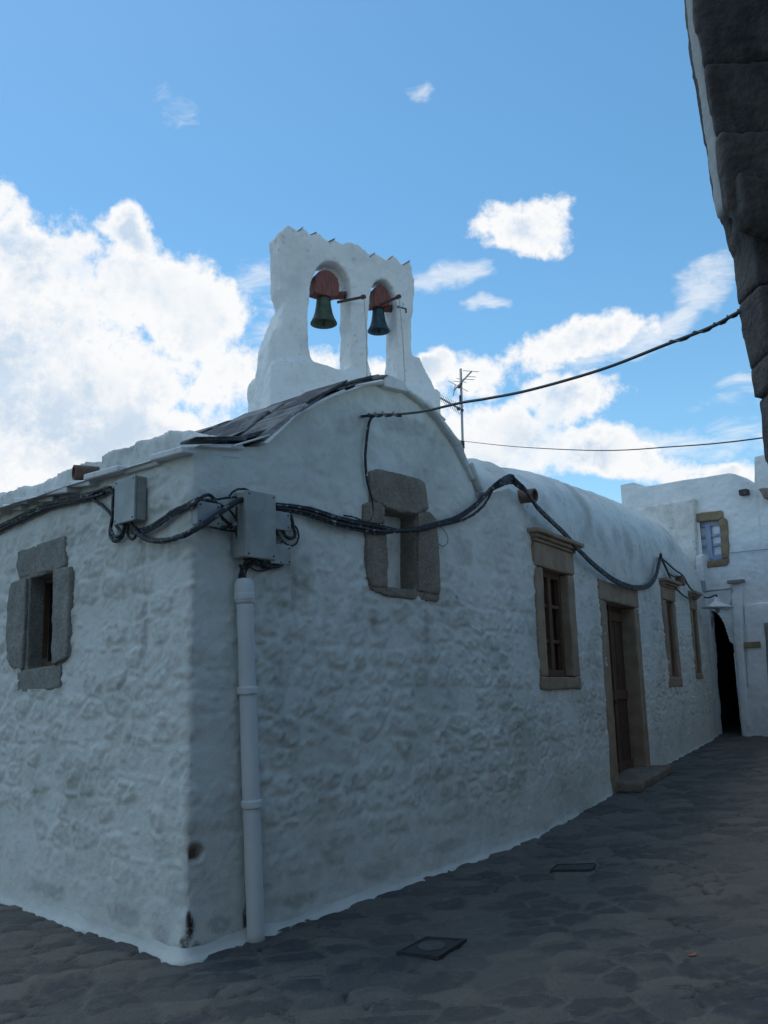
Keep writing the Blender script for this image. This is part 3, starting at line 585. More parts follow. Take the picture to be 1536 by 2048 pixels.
# ------------------------------------------------------------------ drainpipe
p0 = PG.px(488, 1160, .065); p1 = PG.px(512, 1884, .065)
dp = empty('drainpipe', p1, 'whitewashed vertical pipe with collars on the gable wall beside the corner', 'pipe')
MB().tube([p0 + (p1 - p0) * t_ for t_ in np.linspace(.04, 1.02, 12)], .058, 20, 2, .0012).build('pipe', M['pipe'], dp, smooth=True)
ax = (p0 - p1) / np.linalg.norm(p0 - p1)
for y_, r_a in ((1195, .072), (1390, .071), (1618, .071)):
    c_ = p0 + (p1 - p0) * (y_ - 1160) / 724.
    soften(MB().lathe(c_ - ax * .028, [(r_a * .86, 0), (r_a, .006), (r_a, .05), (r_a * .86, .056)], 24, ax).build('collar', M['pipe'], dp, smooth=True), .006, 2, .002, 20)
MB().lathe(p0 - ax * .16, [(.063, 0), (.067, .02), (.067, .125), (.060, .15), (.045, .17), (.03, .172)], 24, ax).build('pipe_cap', M['pipe'], dp, smooth=True)
# ------------------------------------------------------------------ junction boxes
def jbox(pl, a0, a1, z0, z1, dep, label, mt='box', stand=.012, lid=True, tilt=0):
    o = empty('junction_box', pl.at((a0 + a1) / 2, z0, dep / 2), label, 'junction box', 'junction boxes on the chapel corner')
    MB().pbox(pl, a0, a1, z0, z1, stand, dep - .022).build('box_body', M[mt], o, bevel=.006)
    l_ = MB().pbox(pl, a0 - .006, a1 + .006, z0 - .006, z1 + .006, dep - .02, dep).build('lid', M[mt], o, bevel=.007)
    for aa in (a0 + .018, a1 - .018):
        for zz in (z0 + .018, z1 - .018): MB().lathe(pl.at(aa, zz, dep - .001), [(.007, 0), (.007, .004), (.001, .0045)], 10, pl.n).build('screw', M['iron'], l_)
    return o
def pxbox(pl, x0, y0, x1, y1, dep, **k):
    a0, zt_ = pl.sz(x0, (y0 + y1) / 2, dep)[0], pl.sz((x0 + x1) / 2, y0, dep)[1]; a1, zb = pl.sz(x1, (y0 + y1) / 2, dep)[0], pl.sz((x0 + x1) / 2, y1, dep)[1]
    return jbox(pl, a0, a1, zb, zt_, dep, **k)
pxbox(PL, 229, 957, 268, 1043, .11, label='upright grey steel junction box under the eave left of the chapel corner')
pxbox(PG, 494, 986, 551, 1115, .17, label='largest grey junction box, in front of the others above the drainpipe')
pxbox(PG, 396, 1006, 441, 1050, .075, label='small grey junction box behind the thick cable at the chapel corner', mt='box_d')
pxbox(PG, 543, 1024, 580, 1058, .07, label='small pale junction box right of the largest one, beside a cable loop', mt='box_d')
pxbox(PG, 543, 1090, 582, 1127, .08, label='grey junction box low behind the right edge of the largest one', mt='box')
# ------------------------------------------------------------------ cables
def onwall(pl, pts, off): return [pl.px(x, y, off if np.isscalar(off) else off[i]) for i, (x, y) in enumerate(pts)]
mp = lambda f, pts: [f(*q) for q in pts]
def bundle(name, label, strands, mat='cable_s', cat='cable', group='cables on the chapel walls'):
    mb = MB()
    for pts, r in strands: mb.tube(pts, r, 7, 6, .0012)
    return tag(mb.build(name, M[mat], smooth=True), label, cat, group)
left_px = mp(cl, [(-620, 1120), (-300, 985), (0, 830), (120, 770), (250, 710), (380, 655), (500, 625), (620, 600), (720, 575), (800, 545), (850, 530)])
st_ = []
for k in range(6):
    ph = 2 * PI * k / 6; st_.append((onwall(PL, [(x, y + 5.2 * math.sin(ph + i * .35)) for i, (x, y) in enumerate(left_px[:9 + k % 3])], [.045 + .014 * math.cos(ph + i * .35) for i in range(12)]), .0125))
st_.append((onwall(PL, mp(cl, [(800, 545), (850, 530), (880, 570), (875, 680), (855, 790), (845, 860), (860, 915), (890, 930), (930, 905), (950, 850), (955, 790)]), .05), .014))
st_.append((onwall(PL, mp(cl, [(820, 550), (866, 550), (866, 650), (862, 760), (850, 830), (880, 895), (930, 880), (965, 800)]), .065), .012))
st_.append((onwall(PL, mp(cl, [(700, 590), (740, 625), (800, 670), (850, 720), (880, 790), (930, 850), (960, 830), (975, 780)]), .045), .013))
st_.append((onwall(PL, mp(cl, [(985, 780), (975, 860), (1000, 910), (1035, 905), (1040, 850), (1010, 790)]), .055), .011))
bundle('cable_bundle', 'thick black cable bundle running under the left eave to the upright junction box', st_)
st_ = []
cor = mp(c1, [(635, 680), (700, 672), (760, 640), (830, 590), (900, 555), (955, 525)])
for k in range(6): st_.append((onwall(PL, [(x, y + (k - 2.5) * 2.3 * (1 - .35 * abs(i - 2.5) / 2.5)) for i, (x, y) in enumerate(cor)], .035 + .01 * (k % 2)), .0075))
st_.append((onwall(PG, mp(cb, [(150, 350), (215, 320), (260, 285), (320, 275), (360, 300), (385, 345), (420, 375), (480, 405)]), .05), .012))
st_.append((onwall(PG, mp(cb, [(120, 380), (180, 345), (280, 335), (360, 345), (410, 375)]), .06), .014))
st_.append((onwall(PG, mp(cb, [(200, 345), (400, 322), (520, 305), (650, 300), (720, 320)]), .06), .008))
st_.append((onwall(PG, mp(cb, [(540, 290), (580, 240), (640, 212), (710, 208), (760, 230)]), .06), .008))
bundle('cable_bundle', 'fan of thin black cables rising from the upright box to the chapel corner', st_)
PLm = lambda x, y: PL.px(x, y, .055)
th_ = [PL.px(*cl(1035, 830), .06), PL.px(*cl(1070, 880), .06), PL.px(*cl(1150, 920), .06), PL.px(*cl(1270, 925), .06), PL.px(*cl(1380, 895), .07), PL.px(*cl(1450, 868), .09)]
th_ += onwall(PG, mp(cb, [(40, 720), (130, 670), (270, 590), (420, 480), (560, 385), (650, 335), (720, 320)]), [.10, .11, .115, .115, .115, .115, .12])
bundle('service_cable', 'single thick cable sagging round the chapel corner into the largest junction box', [(th_, .020)])
st_ = []
st_.append((onwall(PG, mp(cb, [(440, 500), (500, 560), (560, 610), (480, 630), (380, 625), (300, 600), (220, 580)]), .05), .012))
st_.append((onwall(PG, mp(cb, [(330, 620), (420, 640), (500, 660), (600, 670), (660, 690)]), .045), .008))
st_.append((onwall(PG, mp(cb, [(540, 440), (590, 500), (610, 570), (580, 625), (545, 640)]), .05), .007))
st_.append((onwall(PG, mp(cb, [(625, 400), (620, 500), (612, 650), (640, 800), (670, 910), (720, 990)]), .06), .010))
st_.append((onwall(PG, mp(cb, [(640, 380), (640, 500), (632, 700), (650, 850), (700, 960)]), .05), .008))
bundle('cable_loop', 'black cable loops tangled under the small junction box at the chapel corner', st_)
st_ = [(onwall(PG, mp(cb, pts), off), r) for pts, off, r in [
    ([(1200, 470), (1225, 540), (1245, 640), (1265, 710), (1225, 750), (1160, 725), (1130, 670), (1110, 640)], .05, .013),
    ([(1210, 480), (1230, 580), (1280, 640), (1302, 730), (1270, 810), (1210, 830), (1140, 790), (1080, 700), (1065, 640)], .04, .007),
    ([(1050, 650), (1090, 740), (1120, 790)], .05, .012)]]
bundle('cable_loop', 'black cable loops hanging below the small pale box right of the largest one', st_)
st_ = [(onwall(PG, mp(cb, pts), off), r) for pts, off, r in [
    ([(850, 940), (780, 980), (720, 1030), (690, 1090), (690, 1150), (700, 1210)], [.13, .11, .08, .065, .06, .065], .019),
    ([(860, 950), (800, 1020), (740, 1070), (712, 1130), (705, 1210)], [.13, .11, .08, .065, .065], .012),
    ([(660, 1040), (670, 1100), (650, 1180), (690, 1215)], [.03, .04, .05, .06], .010)]]
bundle('cable_tail', 'black cables dropping from the largest junction box into the drainpipe top', st_)
st_ = [(onwall(PG, mp(cb, pts), off), r) for pts, off, r in [
    ([(860, 960), (880, 1010), (930, 1045), (1010, 1060), (1080, 1060), (1120, 1030), (1070, 1000)], .07, .011),
    ([(890, 970), (930, 1030), (980, 1000), (990, 960)], .06, .009), ([(1000, 960), (1040, 1030), (1100, 1040)], .05, .010),
    ([(760, 1060), (840, 1105), (940, 1100), (1030, 1070)], .03, .005), ([(820, 1020), (900, 1060), (1000, 1070), (1110, 1050)], .05, .012)]]
bundle('cable_loop', 'coil of black cables under the largest junction box', st_)
# bundle across gable and along the street front
st_ = []
gp = [cb(1050, 400), cb(1200, 415), cb(1350, 440), cb(1500, 480)] + mp(c3, [(100, 868), (200, 893), (300, 912), (400, 930), (520, 938), (640, 930), (720, 910), (800, 890), (880, 868), (960, 828), (1040, 768), (1100, 705), (1150, 655)])
fp_ = mp(ca, [(900, 1730), (960, 1680), (1040, 1640), (1120, 1625), (1170, 1670), (1230, 1720), (1300, 1775)]) + mp(c4, [(200, 415), (275, 490), (350, 562), (480, 702), (600, 800), (680, 838), (740, 850), (800, 838), (838, 790), (855, 720), (866, 690)])
for k in range(8):
    pts = []
    for i, (x, y) in enumerate(gp):
        sp_ = np.interp(i, [0, 3, 7, 8, 12, 16], [2.2, 3.4, 3.6, 1.0, 1.6, 1.0]); pts.append((x, y + (k - 3.5) * sp_ * .75))
    st_.append((onwall(PG, pts, .045 + .010 * (k % 3)), .0068 if k < 5 else .010))
st_.append((onwall(PG, mp(c3, [(560, 940), (660, 940), (760, 915), (880, 888), (970, 862), (1050, 812), (1100, 760), (1140, 690), (1155, 655)]), .05), .012))
bundle('cable_bundle', 'ragged bundle of thin black cables strung across the gable and its niche', st_)
st_ = []
for k in range(5):
    pts = [(x + (k - 2) * .6, y + (k - 2) * np.interp(i, [0, 3, 6, 10, 14, 17], [2.2, 4, 2.0, 2.3, 1.6, .6])) for i, (x, y) in enumerate(fp_)]
    offs = [np.interp(i, [0, 3, 6, 9, 17], [.06, .06, .14, .10, .06]) for i in range(len(pts))]
    lead = [PG.px(x, y + (k - 2) * 1.5, .055) for x, y in mp(c3, [(960, 828), (1040, 768), (1100, 705), (1145, 660)])]
    st_.append((lead + onwall(PF, pts, offs)[1:], .013))
bundle('cable_bundle', 'heavy black cables swagged over the door along the street front', st_)
st_ = [(onwall(PF, mp(c4, pts), .06), .014) for pts in ([(866, 690), (885, 720), (905, 770), (940, 840), (980, 885), (1020, 907), (1060, 900), (1090, 888)], [(868, 688), (905, 720), (940, 752), (985, 785), (1010, 830), (1035, 862), (1090, 888)], [(905, 770), (940, 790), (985, 785)], [(866, 690), (890, 735), (920, 800), (955, 860)])]
bundle('cable_bundle', 'black cables dropping from the iron hook to the far end of the chapel', st_, 'cable')
tag(MB().tube([PF.px(*c4(866, 690), -.05), PF.px(*c4(866, 684), .08), PF.px(*c4(866, 668), .10)], .022, 6, 1).build('cable_hook', M['rust']), 'rusty iron hook holding up the cables past the door', 'hook')
bx = PF.px(*c4(972, 812), .05); tag(MB().box(bx, PF.d * .13, PF.n * .05, np.array([0, 0, .07])).build('junction_box', M['terra'], bevel=.01), 'small brownish junction box beside the cables near the end of the chapel', 'junction box', 'junction boxes on the street front')
# overhead cables
pa = PG.px(735, 832, .05); pb = PN.px(1506, 610, -.12)
oh = [(735, 832), (760, 829), (800, 828), (850, 822), (920, 806), (975, 797), (1060, 780), (1200, 740), (1330, 690), (1420, 655), (1472, 627), (1506, 610)]
def along(pts, P0, P1):
    x0, x1 = pts[0][0], pts[-1][0]; i0, i1 = 1 / np.dot(P0 - EYE, F), 1 / np.dot(P1 - EYE, F); out = []
    for x, y in pts:
        t_ = (x - x0) / (x1 - x0); out.append(EYE + ray(x, y) / (i0 + (i1 - i0) * t_))
    return out
o3 = along(oh, pa, pb)
mb = MB(); mb.tube(o3, [.0095, .009, .0075, .007], 8, 8)
tw_ = catmull(np.array(o3[8:]), 14); mb.tube([p + .009 * np.array([math.cos(i * .9), 0, math.sin(i * .9)]) for i, p in enumerate(tw_)], .004, 6, 1)
tw_ = catmull(np.array(o3[:3]), 10); mb.tube([p + .018 * np.array([math.cos(i * 1.2), 0, math.sin(i * 1.2)]) for i, p in enumerate(tw_)], .008, 6, 1)
tag(mb.build('overhead_cable', M['cable'], smooth=True), 'thick black overhead cable from the gable to the dark stone pier', 'cable', 'overhead cables')
dc = onwall(PG, mp(c3, [(352, 172), (330, 215), (318, 280), (308, 370), (303, 440), (306, 520), (314, 600), (330, 670), (348, 730), (353, 800), (345, 850), (320, 880), (280, 872), (230, 850), (160, 838)]), .035)
tag(MB().tube(dc, [.012, .012, .011, .008, .007, .007], 7, 6).build('drop_cable', M['cable_s'], smooth=True), 'cable hanging down the gable from the overhead cable to the niche', 'cable', 'cables on the chapel walls')
tag(MB().tube([PG.px(*c3(265, 178), -.05), PG.px(*c3(290, 176), .06), PG.px(*c3(350, 168), .06)], .012, 6, 1).build('cable_hook', M['iron']), 'iron hook high in the gable where the overhead cable ends', 'hook')
lp = onwall(PG, mp(c3, [(800, 905), (835, 945), (855, 990), (845, 1030), (815, 1043), (780, 1015)]), .02)
tag(MB().tube(lp, .003, 5, 6).build('wire_loop', M['iron'], smooth=True), 'thin wire loop dangling right of the gable niche', 'wire')
pa = PG.at(3.02, PG.sz(905, 880)[1], -.5); pa = hit(905, 879, np.array([0, 9.3, 0]), np.array([0, -1., 0])); pb = hit(1560, 871, np.array([0, 3.15, 0]), np.array([0, -1., 0]))
tag(MB().tube(along([(905, 879), (950, 885), (1040, 894), (1200, 901), (1350, 893), (1450, 885), (1560, 871)], pa, pb), .003, 6, 6).build('overhead_cable', M['cable'], smooth=True), 'thin slack overhead wire crossing low in front of the clouds', 'cable', 'overhead cables')
# ------------------------------------------------------------------ television aerial
AY = Plane((0, 11.3), (1, 11.3)); aq = lambda x, y, o=0: AY.px(*ca(x, y), o)
an = empty('television_aerial', aq(457, 1420), 'television aerial mast with two yagi arrays on the chapel roof', 'aerial')
MB().tube([aq(418, 120), aq(462, 1700)], .016, 8, 1).build('mast', M['alu'], an, smooth=True)
mb = MB(); mb.tube([aq(330, 412, .1), aq(568, 155, -.1)], .011, 6, 1)
for (x0, y0, x1, y1) in ((450, 145, 670, 162), (500, 225, 625, 232), (360, 255, 605, 270), (320, 288, 500, 305), (250, 285, 520, 430), (345, 340, 318, 490)): mb.tube([aq(x0, y0), aq(x1, y1)], .0042 if x0 != 345 else .006, 5, 1)
mb.build('upper_array', M['alu'], an)
mb = MB(); mb.tube([aq(130, 510, .3), aq(445, 690, -.2)], .012, 6, 1)
for i in range(15):
    t_ = i / 14; cx, cy = 130 + 300 * t_, 510 + 172 * t_; e_ = 30 + 22 * t_; mb.tube([aq(cx + e_ * .55, cy - e_ * 1.2, .3 - .5 * t_), aq(cx - e_ * .55, cy + e_ * 1.2, .3 - .5 * t_)], .004, 5, 1)
mb.build('lower_array', M['alu'], an)
mb = MB()
for (x, y, w_, h_) in ((430, 325, 12, 14), (398, 362, 20, 18), (412, 525, 12, 40), (440, 690, 18, 12), (388, 665, 20, 16), (450, 1145, 20, 30), (455, 1195, 18, 8), (432, 1120, 14, 9)):
    mb.box(aq(x, y, .01), (w_ * .0009, 0, 0), (0, .03, 0), (0, 0, h_ * .0009))
mb.build('clamp', M['iron'], an)
# ------------------------------------------------------------------ house across the end of the lane
house = empty('house', PW.at(-.2, .72), 'white plastered house closing the lane, with blue window and dark archway', 'house')
W = lambda x, y, off=0: PW.sz(x, y, off)
rl = [W(*q) for q in [(1241, 970), (1266, 965), (1274, 975), (1310, 970), (1360, 961), (1410, 954), (1458, 946), (1470, 948), (1485, 957), (1507, 967), (1508.5, 967), (1509, 914), (1540, 907), (1700, 880)]]
wl, wr = rl[0][0], rl[-1][0]
archp = [W(*c5(*q)) for q in [(815, 1975), (770, 1500), (748, 1092), (775, 1098), (800, 1112), (830, 1148), (850, 1190), (862, 1225), (876, 1270), (890, 1310), (912, 1328), (918, 1420), (940, 1680), (970, 1975)]]
winq = [W(*q) for q in [(1398, 1040), (1445, 1034), (1447, 1128), (1406, 1130)]]
shut = None
sw = np.concatenate([np.arange(wl, 1.2, .015), np.arange(1.2, wr + .1, .1)]); vv = np.linspace(0, 1, 330); S2, V2 = np.meshgrid(sw, vv)
tp = np.interp(sw, [a for a, z in rl], [z for a, z in rl]); Z2 = .4 + (tp - .4)[None] * V2
H2 = .05 * (fbm(S2 * 1.2, Z2 * 1.2, 0, 101, 3) - .5) + .018 * (fbm(S2 * 5, Z2 * 7, 0, 102, 3) - .5) + .012 * (fbm(S2 * 14, Z2 * 14, 0, 103, 2) - .5)
# swelling rubble low on the wall
H2 += .05 * (1 - sst(.9, 2.2, Z2)) * (fbm(S2 * 4, Z2 * 6, 0, 104, 3) - .4)
P2 = PW.P + PW.d * S2[..., None] + PW.n * H2[..., None]; P2[..., 2] = Z2
bk = P2[-1:] - PW.n * .5; P2 = np.concatenate([P2, bk]); sd_ = P2[:, :1] - PW.n * 2.5; P2 = np.concatenate([sd_, P2], 1)
ii = np.arange(P2.shape[0] * P2.shape[1]).reshape(P2.shape[:2]); Q2 = np.stack([ii[:-1, :-1], ii[:-1, 1:], ii[1:, 1:], ii[1:, :-1]], -1)
cs = np.full(Q2.shape[:2], -99.); cz = cs.copy(); cs[:-1, 1:] = .25 * (S2[:-1, :-1] + S2[1:, :-1] + S2[:-1, 1:] + S2[1:, 1:]); cz[:-1, 1:] = .25 * (Z2[:-1, :-1] + Z2[1:, :-1] + Z2[:-1, 1:] + Z2[1:, 1:])
kp = ~(inside(archp, cs, cz) | inside(winq, cs, cz))
grid_obj('wall', P2.reshape(-1, 3), Q2[kp], M['far'], house)
# dark passage behind the arch
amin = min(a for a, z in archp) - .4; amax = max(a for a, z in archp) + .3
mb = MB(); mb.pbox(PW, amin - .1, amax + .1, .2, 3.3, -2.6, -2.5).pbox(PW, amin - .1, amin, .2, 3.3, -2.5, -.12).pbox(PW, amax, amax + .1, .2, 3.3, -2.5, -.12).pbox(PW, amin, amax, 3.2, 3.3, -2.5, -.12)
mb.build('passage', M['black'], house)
sh = [W(*cf(*q), .02) for q in [(608, 1090), (665, 1130), (692, 1160), (692, 1440), (640, 1425), (625, 1300)]]
MB().prism([sh], PW, .02, -.05).build('gate_leaf', M['box_d'], house, bevel=.006)
# raised plaster work: stained bay, pier, ledges
def relief(nm, pts, o1, mt='far', o0=-.15, v=.03, fn=lambda x, y: (x, y), amp=.02):
    return block(nm, [[PW.sz(*fn(*q), o1) for q in pts]], PW, o1, o0, M[mt], house, v, 2, amp, 4, .006)
relief('stained_bay', [(1225, 1022), (1282, 1016), (1300, 1010), (1340, 1003), (1388, 995), (1389, 1060), (1391, 1130), (1393, 1230), (1340, 1250), (1225, 1250)], .12, 'far_stain')
relief('pier', [(1392, 1112), (1404, 1108), (1407, 1150), (1411, 1200), (1415, 1290), (1420, 1365), (1428, 1478), (1380, 1478), (1388, 1200)], .19, 'far', v=.02)
relief('buttress', [cf(995, 640), cf(1130, 620), cf(1150, 900), cf(1160, 1300), cf(1170, 1650), (1500, 1478), (1484, 1478), (1474, 1330), (1468, 1290), (1463, 1220)], .09, 'far', v=.025)
relief('ledge', [cf(590, 770), cf(800, 740), cf(985, 715), cf(990, 790), cf(985, 900), cf(940, 1040), cf(640, 1000), cf(600, 900)], .06, 'far', v=.025)
relief('ledge', [cf(1160, 955), cf(1350, 935), cf(1600, 915), cf(2200, 860), (1700, 1478), (1497, 1478), cf(1200, 1650)], .05, 'far', v=.03)
# blue window in its ochre stone frame
wi = bpy.data.objects.new('window', None); COL.objects.link(wi); wi.parent = house; wi.location = Vector([float(v) for v in PW.at(*W(1425, 1135))]) - house.location; wi['label'] = 'blue casement window in an ochre stone frame'
fb = lambda nm, pts, pr=.03: block(nm, [[W(*c5(*q)) for q in pts]], PW, pr, -.3, M['ochre_l'], wi, .016, 2, .012, 7, .003)
fb('lintel', [(640, 440), (700, 428), (828, 412), (842, 425), (846, 462), (812, 476), (672, 492), (640, 495)])
fb('jamb', [(815, 478), (848, 460), (868, 480), (876, 560), (884, 650), (880, 735), (836, 745), (826, 600)])
fb('sill', [(700, 765), (836, 748), (882, 738), (880, 770), (866, 790), (800, 798), (712, 806), (690, 805), (690, 768)])
wq = lambda x, y: W(*c5(x, y), -.1)
(al, zl), (ar, zr) = wq(640, 760), wq(832, 490)
MB().pbox(PW, al - .05, ar + .06, zl - .03, zr + .03, -.16, -.14).build('pane', M['glare_pane'], wi)
mb = MB(); bw = .055; midw = wq(744, 600)[0]
mb.pbox(PW, ar - .05, ar + .05, zl, zr, -.135, -.08).pbox(PW, midw - .05, midw + .05, zl, zr, -.135, -.075).pbox(PW, al - .05, ar - .05, zr - .05, zr + .05, -.135, -.085).pbox(PW, al - .05, ar - .05, zl - .03, zl + .07, -.135, -.085)
for i in (1, 2):
    zz = zl + .07 + (zr - zl - .12) * i / 3; mb.pbox(PW, al - .05, midw - .051, zz - .024, zz + .024, -.135, -.095).pbox(PW, midw + .051, ar - .05, zz - .024, zz + .024, -.135, -.095)
mb.build('casement', M['blue'], wi, bevel=.006)
# cracks, conduits and stubs on the house
tag(MB().tube([PW.px(*c5(*q), .035) for q in [(885, 702), (940, 698), (1000, 690), (1080, 684), (1200, 672), (1400, 655)]], .008, 6, 4).build('conduit', M['box_d'], smooth=True), 'thin grey cable crossing the white house right of its blue window', 'cable', 'cables on the far house')
tag(MB().tube([PW.px(*cf(*q), .15) for q in [(560, 790), (620, 765), (760, 750), (930, 728), (985, 712)]], .02, 6, 3).build('conduit', M['box_d'], smooth=True), 'grey conduit along the ledge over the archway', 'conduit', 'cables on the far house')
MB().box(PW.px(*cf(1060, 622), .11), PW.d * .14, PW.n * .06, np.array([0, 0, .03])).build('cap_stone', M['granite'], house, bevel=.01)
tag(MB().box(PW.px(*cf(540, 690), .22), PW.d * .07, PW.n * .05, np.array([0, 0, .10])).build('meter_box', M['box_d'], bevel=.012), 'small grey meter box at the end of the chapel cables', 'meter box')
tag(MB().box(PW.px(*c5(985, 290), .05), PW.d * .07, PW.n * .07, np.array([0, 0, .05])).tube([PW.px(*c5(985, 290), .1), PW.px(*c5(1000, 300), .25)], .02, 6, 1).build('wall_stub', M['iron'], bevel=.005), 'short dark iron stub high on the white house', 'bracket')
block('corbel', [[W(*c5(*q)) for q in [(1112, 275), (1150, 268), (1300, 262), (1300, 350), (1150, 345), (1135, 310)]]], PW, .22, -.2, M['granite_b'], house, .02, 2, .015, 6)
block('stone_frame', [[W(*c5(*q)) for q in [(1128, 1180), (1155, 1176), (1300, 1165), (1300, 1700), (1168, 1700), (1145, 1370)]]], PW, .09, -.1, M['granite'], house, .02, 2, .01, 6)
MB().box(PW.px(*c5(1040, 1330), .06), PW.d * .14, PW.n * .02, np.array([0, 0, .05])).build('inset_stone', M['ochre_l'], house, bevel=.01)
# enamel lamp on an arm beside the archway
lc = PW.px(*cf(780, 985), .75); la = empty('street_lamp', lc, 'white enamel street lamp shade above the dark archway', 'lamp')
MB().lathe(lc, [(.26, -.035), (.262, -.03), (.20, .015), (.10, .05), (.05, .085), (.045, .13), (.02, .15), (.001, .152)], 28, np.array([.03, .0, 1])).build('lamp_shade', M['enamel'], la, smooth=True)
MB().lathe(lc + [0, 0, -.12], [(.004, 0), (.03, .015), (.04, .05), (.03, .09), (.02, .1)], 14).build('bulb', M['box_d'], la, smooth=True)
MB().tube([lc + [0, 0, .14], lc + [0, 0, .19], PW.px(*cf(650, 860), .5), PW.px(*cf(570, 850), .17)], .014, 6, 5).build('arm', M['iron'], la, smooth=True)
# ------------------------------------------------------------------ dark stone pier beside the camera, its lane wall, and unseen walls added for shade
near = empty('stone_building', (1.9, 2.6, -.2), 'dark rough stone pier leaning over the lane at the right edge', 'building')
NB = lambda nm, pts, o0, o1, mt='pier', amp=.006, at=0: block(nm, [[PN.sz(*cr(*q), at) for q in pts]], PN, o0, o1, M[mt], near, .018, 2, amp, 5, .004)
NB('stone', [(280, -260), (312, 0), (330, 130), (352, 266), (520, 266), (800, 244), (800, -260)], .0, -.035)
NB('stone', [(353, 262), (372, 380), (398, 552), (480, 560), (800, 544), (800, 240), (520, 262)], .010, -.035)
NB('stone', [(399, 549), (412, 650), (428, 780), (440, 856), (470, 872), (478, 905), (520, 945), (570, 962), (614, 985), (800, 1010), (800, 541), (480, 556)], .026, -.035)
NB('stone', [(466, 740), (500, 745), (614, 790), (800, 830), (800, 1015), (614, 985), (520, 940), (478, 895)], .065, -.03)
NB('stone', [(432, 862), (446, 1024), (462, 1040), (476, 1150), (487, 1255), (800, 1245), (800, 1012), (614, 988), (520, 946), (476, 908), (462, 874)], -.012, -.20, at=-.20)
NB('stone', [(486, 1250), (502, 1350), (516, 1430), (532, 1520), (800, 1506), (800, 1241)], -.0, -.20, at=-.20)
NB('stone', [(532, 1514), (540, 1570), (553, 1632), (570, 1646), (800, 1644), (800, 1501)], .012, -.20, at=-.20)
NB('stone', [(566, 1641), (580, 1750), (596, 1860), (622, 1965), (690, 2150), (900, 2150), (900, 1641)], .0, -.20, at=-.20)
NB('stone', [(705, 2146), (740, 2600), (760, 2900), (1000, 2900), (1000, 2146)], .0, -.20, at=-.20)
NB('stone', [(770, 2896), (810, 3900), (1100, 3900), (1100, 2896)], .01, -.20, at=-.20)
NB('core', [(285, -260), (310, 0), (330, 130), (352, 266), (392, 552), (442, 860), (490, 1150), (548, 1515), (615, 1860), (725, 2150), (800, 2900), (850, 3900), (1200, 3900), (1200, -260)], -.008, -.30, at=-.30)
NB('plaster_reveal', [(276, -260), (309, 0), (328, 130), (350, 266), (396, 552), (425, 780), (437, 850), (520, 850), (520, -260)], -.032, -.13, 'strip', .003, at=-.032)
NB('drip_edge', [(275, -260), (297, 0), (306, 110), (322, 230), (348, 400), (386, 600), (416, 780), (441, 850), (468, 935), (492, 1030), (560, 1030), (560, -260)], -.125, -.21, 'pier', .004, at=-.125)
wallq = Plane((1.75, 3.32), (7.3, 15.6))
mb = MB(); mb.prism([[(0, -.5), (wallq.len, .2), (wallq.len, 4.2), (0, 4.0)]], wallq, 0, .6)
mb.build('side_wall', M['far'], near)  # unseen lane wall, its height set for the light on the gable
mb = MB(); mb.pbox(Plane((1.75, 3.3), (1.75, -8)), 0, 7, -.5, 6.5, 0, -.6); mb.build('unseen_shade_wall', M['pier'], near)  # unseen wall added at right and behind, keeps light off the lower walls
mb = MB(); mb.pbox(Plane((1.7, -3.8), (-9, -3.8)), 0, 10.7, -.5, 5.6, -.5, 0); mb.build('unseen_shade_wall', M['far'], near)  # unseen wall added behind the camera, cuts sky light on the chapel
# ------------------------------------------------------------------ small things on the ground
def on_ground(pts, mat, name, label, cat, rim, disc):
    P = [ground(*q) + np.array([0, 0, .018]) for q in pts]; c_ = sum(P) / 4; nrm = GN / np.linalg.norm(GN); o = empty(name, c_, label, cat)
    def ring(k0, h0, h1):
        a = [c_ + (p - c_) * k0 for p in P]; return [p + nrm * h0 for p in a] + [p + nrm * h1 for p in a]
    mb = MB(); out, inn = [c_ + (p - c_) * 1.0 for p in P], [c_ + (p - c_) * rim for p in P]
    vs = [p + nrm * h for p in out for h in (-.03, .014)] + [p + nrm * h for p in inn for h in (.014, -.03)]
    fs = []
    for i in range(4):
        j = (i + 1) % 4; fs += [(2 * i, 2 * j, 2 * j + 1, 2 * i + 1), (2 * i + 1, 2 * j + 1, 8 + 2 * j, 8 + 2 * i), (8 + 2 * i, 8 + 2 * j, 9 + 2 * j, 9 + 2 * i)]
    mb.add(vs, fs).build('frame', M['coverm'], o)
    MB().add(ring(rim * .985, -.03, .009), [(0, 1, 2, 3), (4, 5, 6, 7), (0, 1, 5, 4), (1, 2, 6, 5), (2, 3, 7, 6), (3, 0, 4, 7)]).build('lid', mat, o)
    if disc: MB().lathe(c_ + nrm * .008, [(disc, 0), (disc, .006), (disc * .8, .008), (.001, .008)], 28, nrm).build('boss', M['box_d'] if False else M['iron2'], o)
M['iron2'] = simple('worn_iron', (.09, .092, .095), (.06, .06, .062), 20, .5, 60, .2)
on_ground([(793, 1914), (852, 1883), (934, 1888), (878, 1924)], M['coverm'], 'manhole_cover', 'square cast iron manhole cover with a round boss in the paving', 'manhole cover', .88, .085)
on_ground([(1100, 1748), (1114, 1736), (1193, 1734), (1184, 1747)], M['coverm'], 'access_plate', 'flat rectangular metal plate let into the paving beyond the manhole cover', 'access plate', .93, 0)
lc = ground(1385, 1918) + np.array([0, 0, .02]); vs = [lc + np.array([a, b, c]) for a, b, c in ((-.03, 0, .004), (-.012, .014, .0), (.012, .012, .008), (.03, .002, .014), (.012, -.012, .004), (-.012, -.014, 0), (0, 0, -.006))]
tag(MB().add(vs, [(0, 1, 6), (1, 2, 6), (2, 3, 6), (3, 4, 6), (4, 5, 6), (5, 0, 6)]).build('leaf', M['leaf'], fix=False), 'tiny reddish dry leaf lying on the paving at lower right', 'leaf')
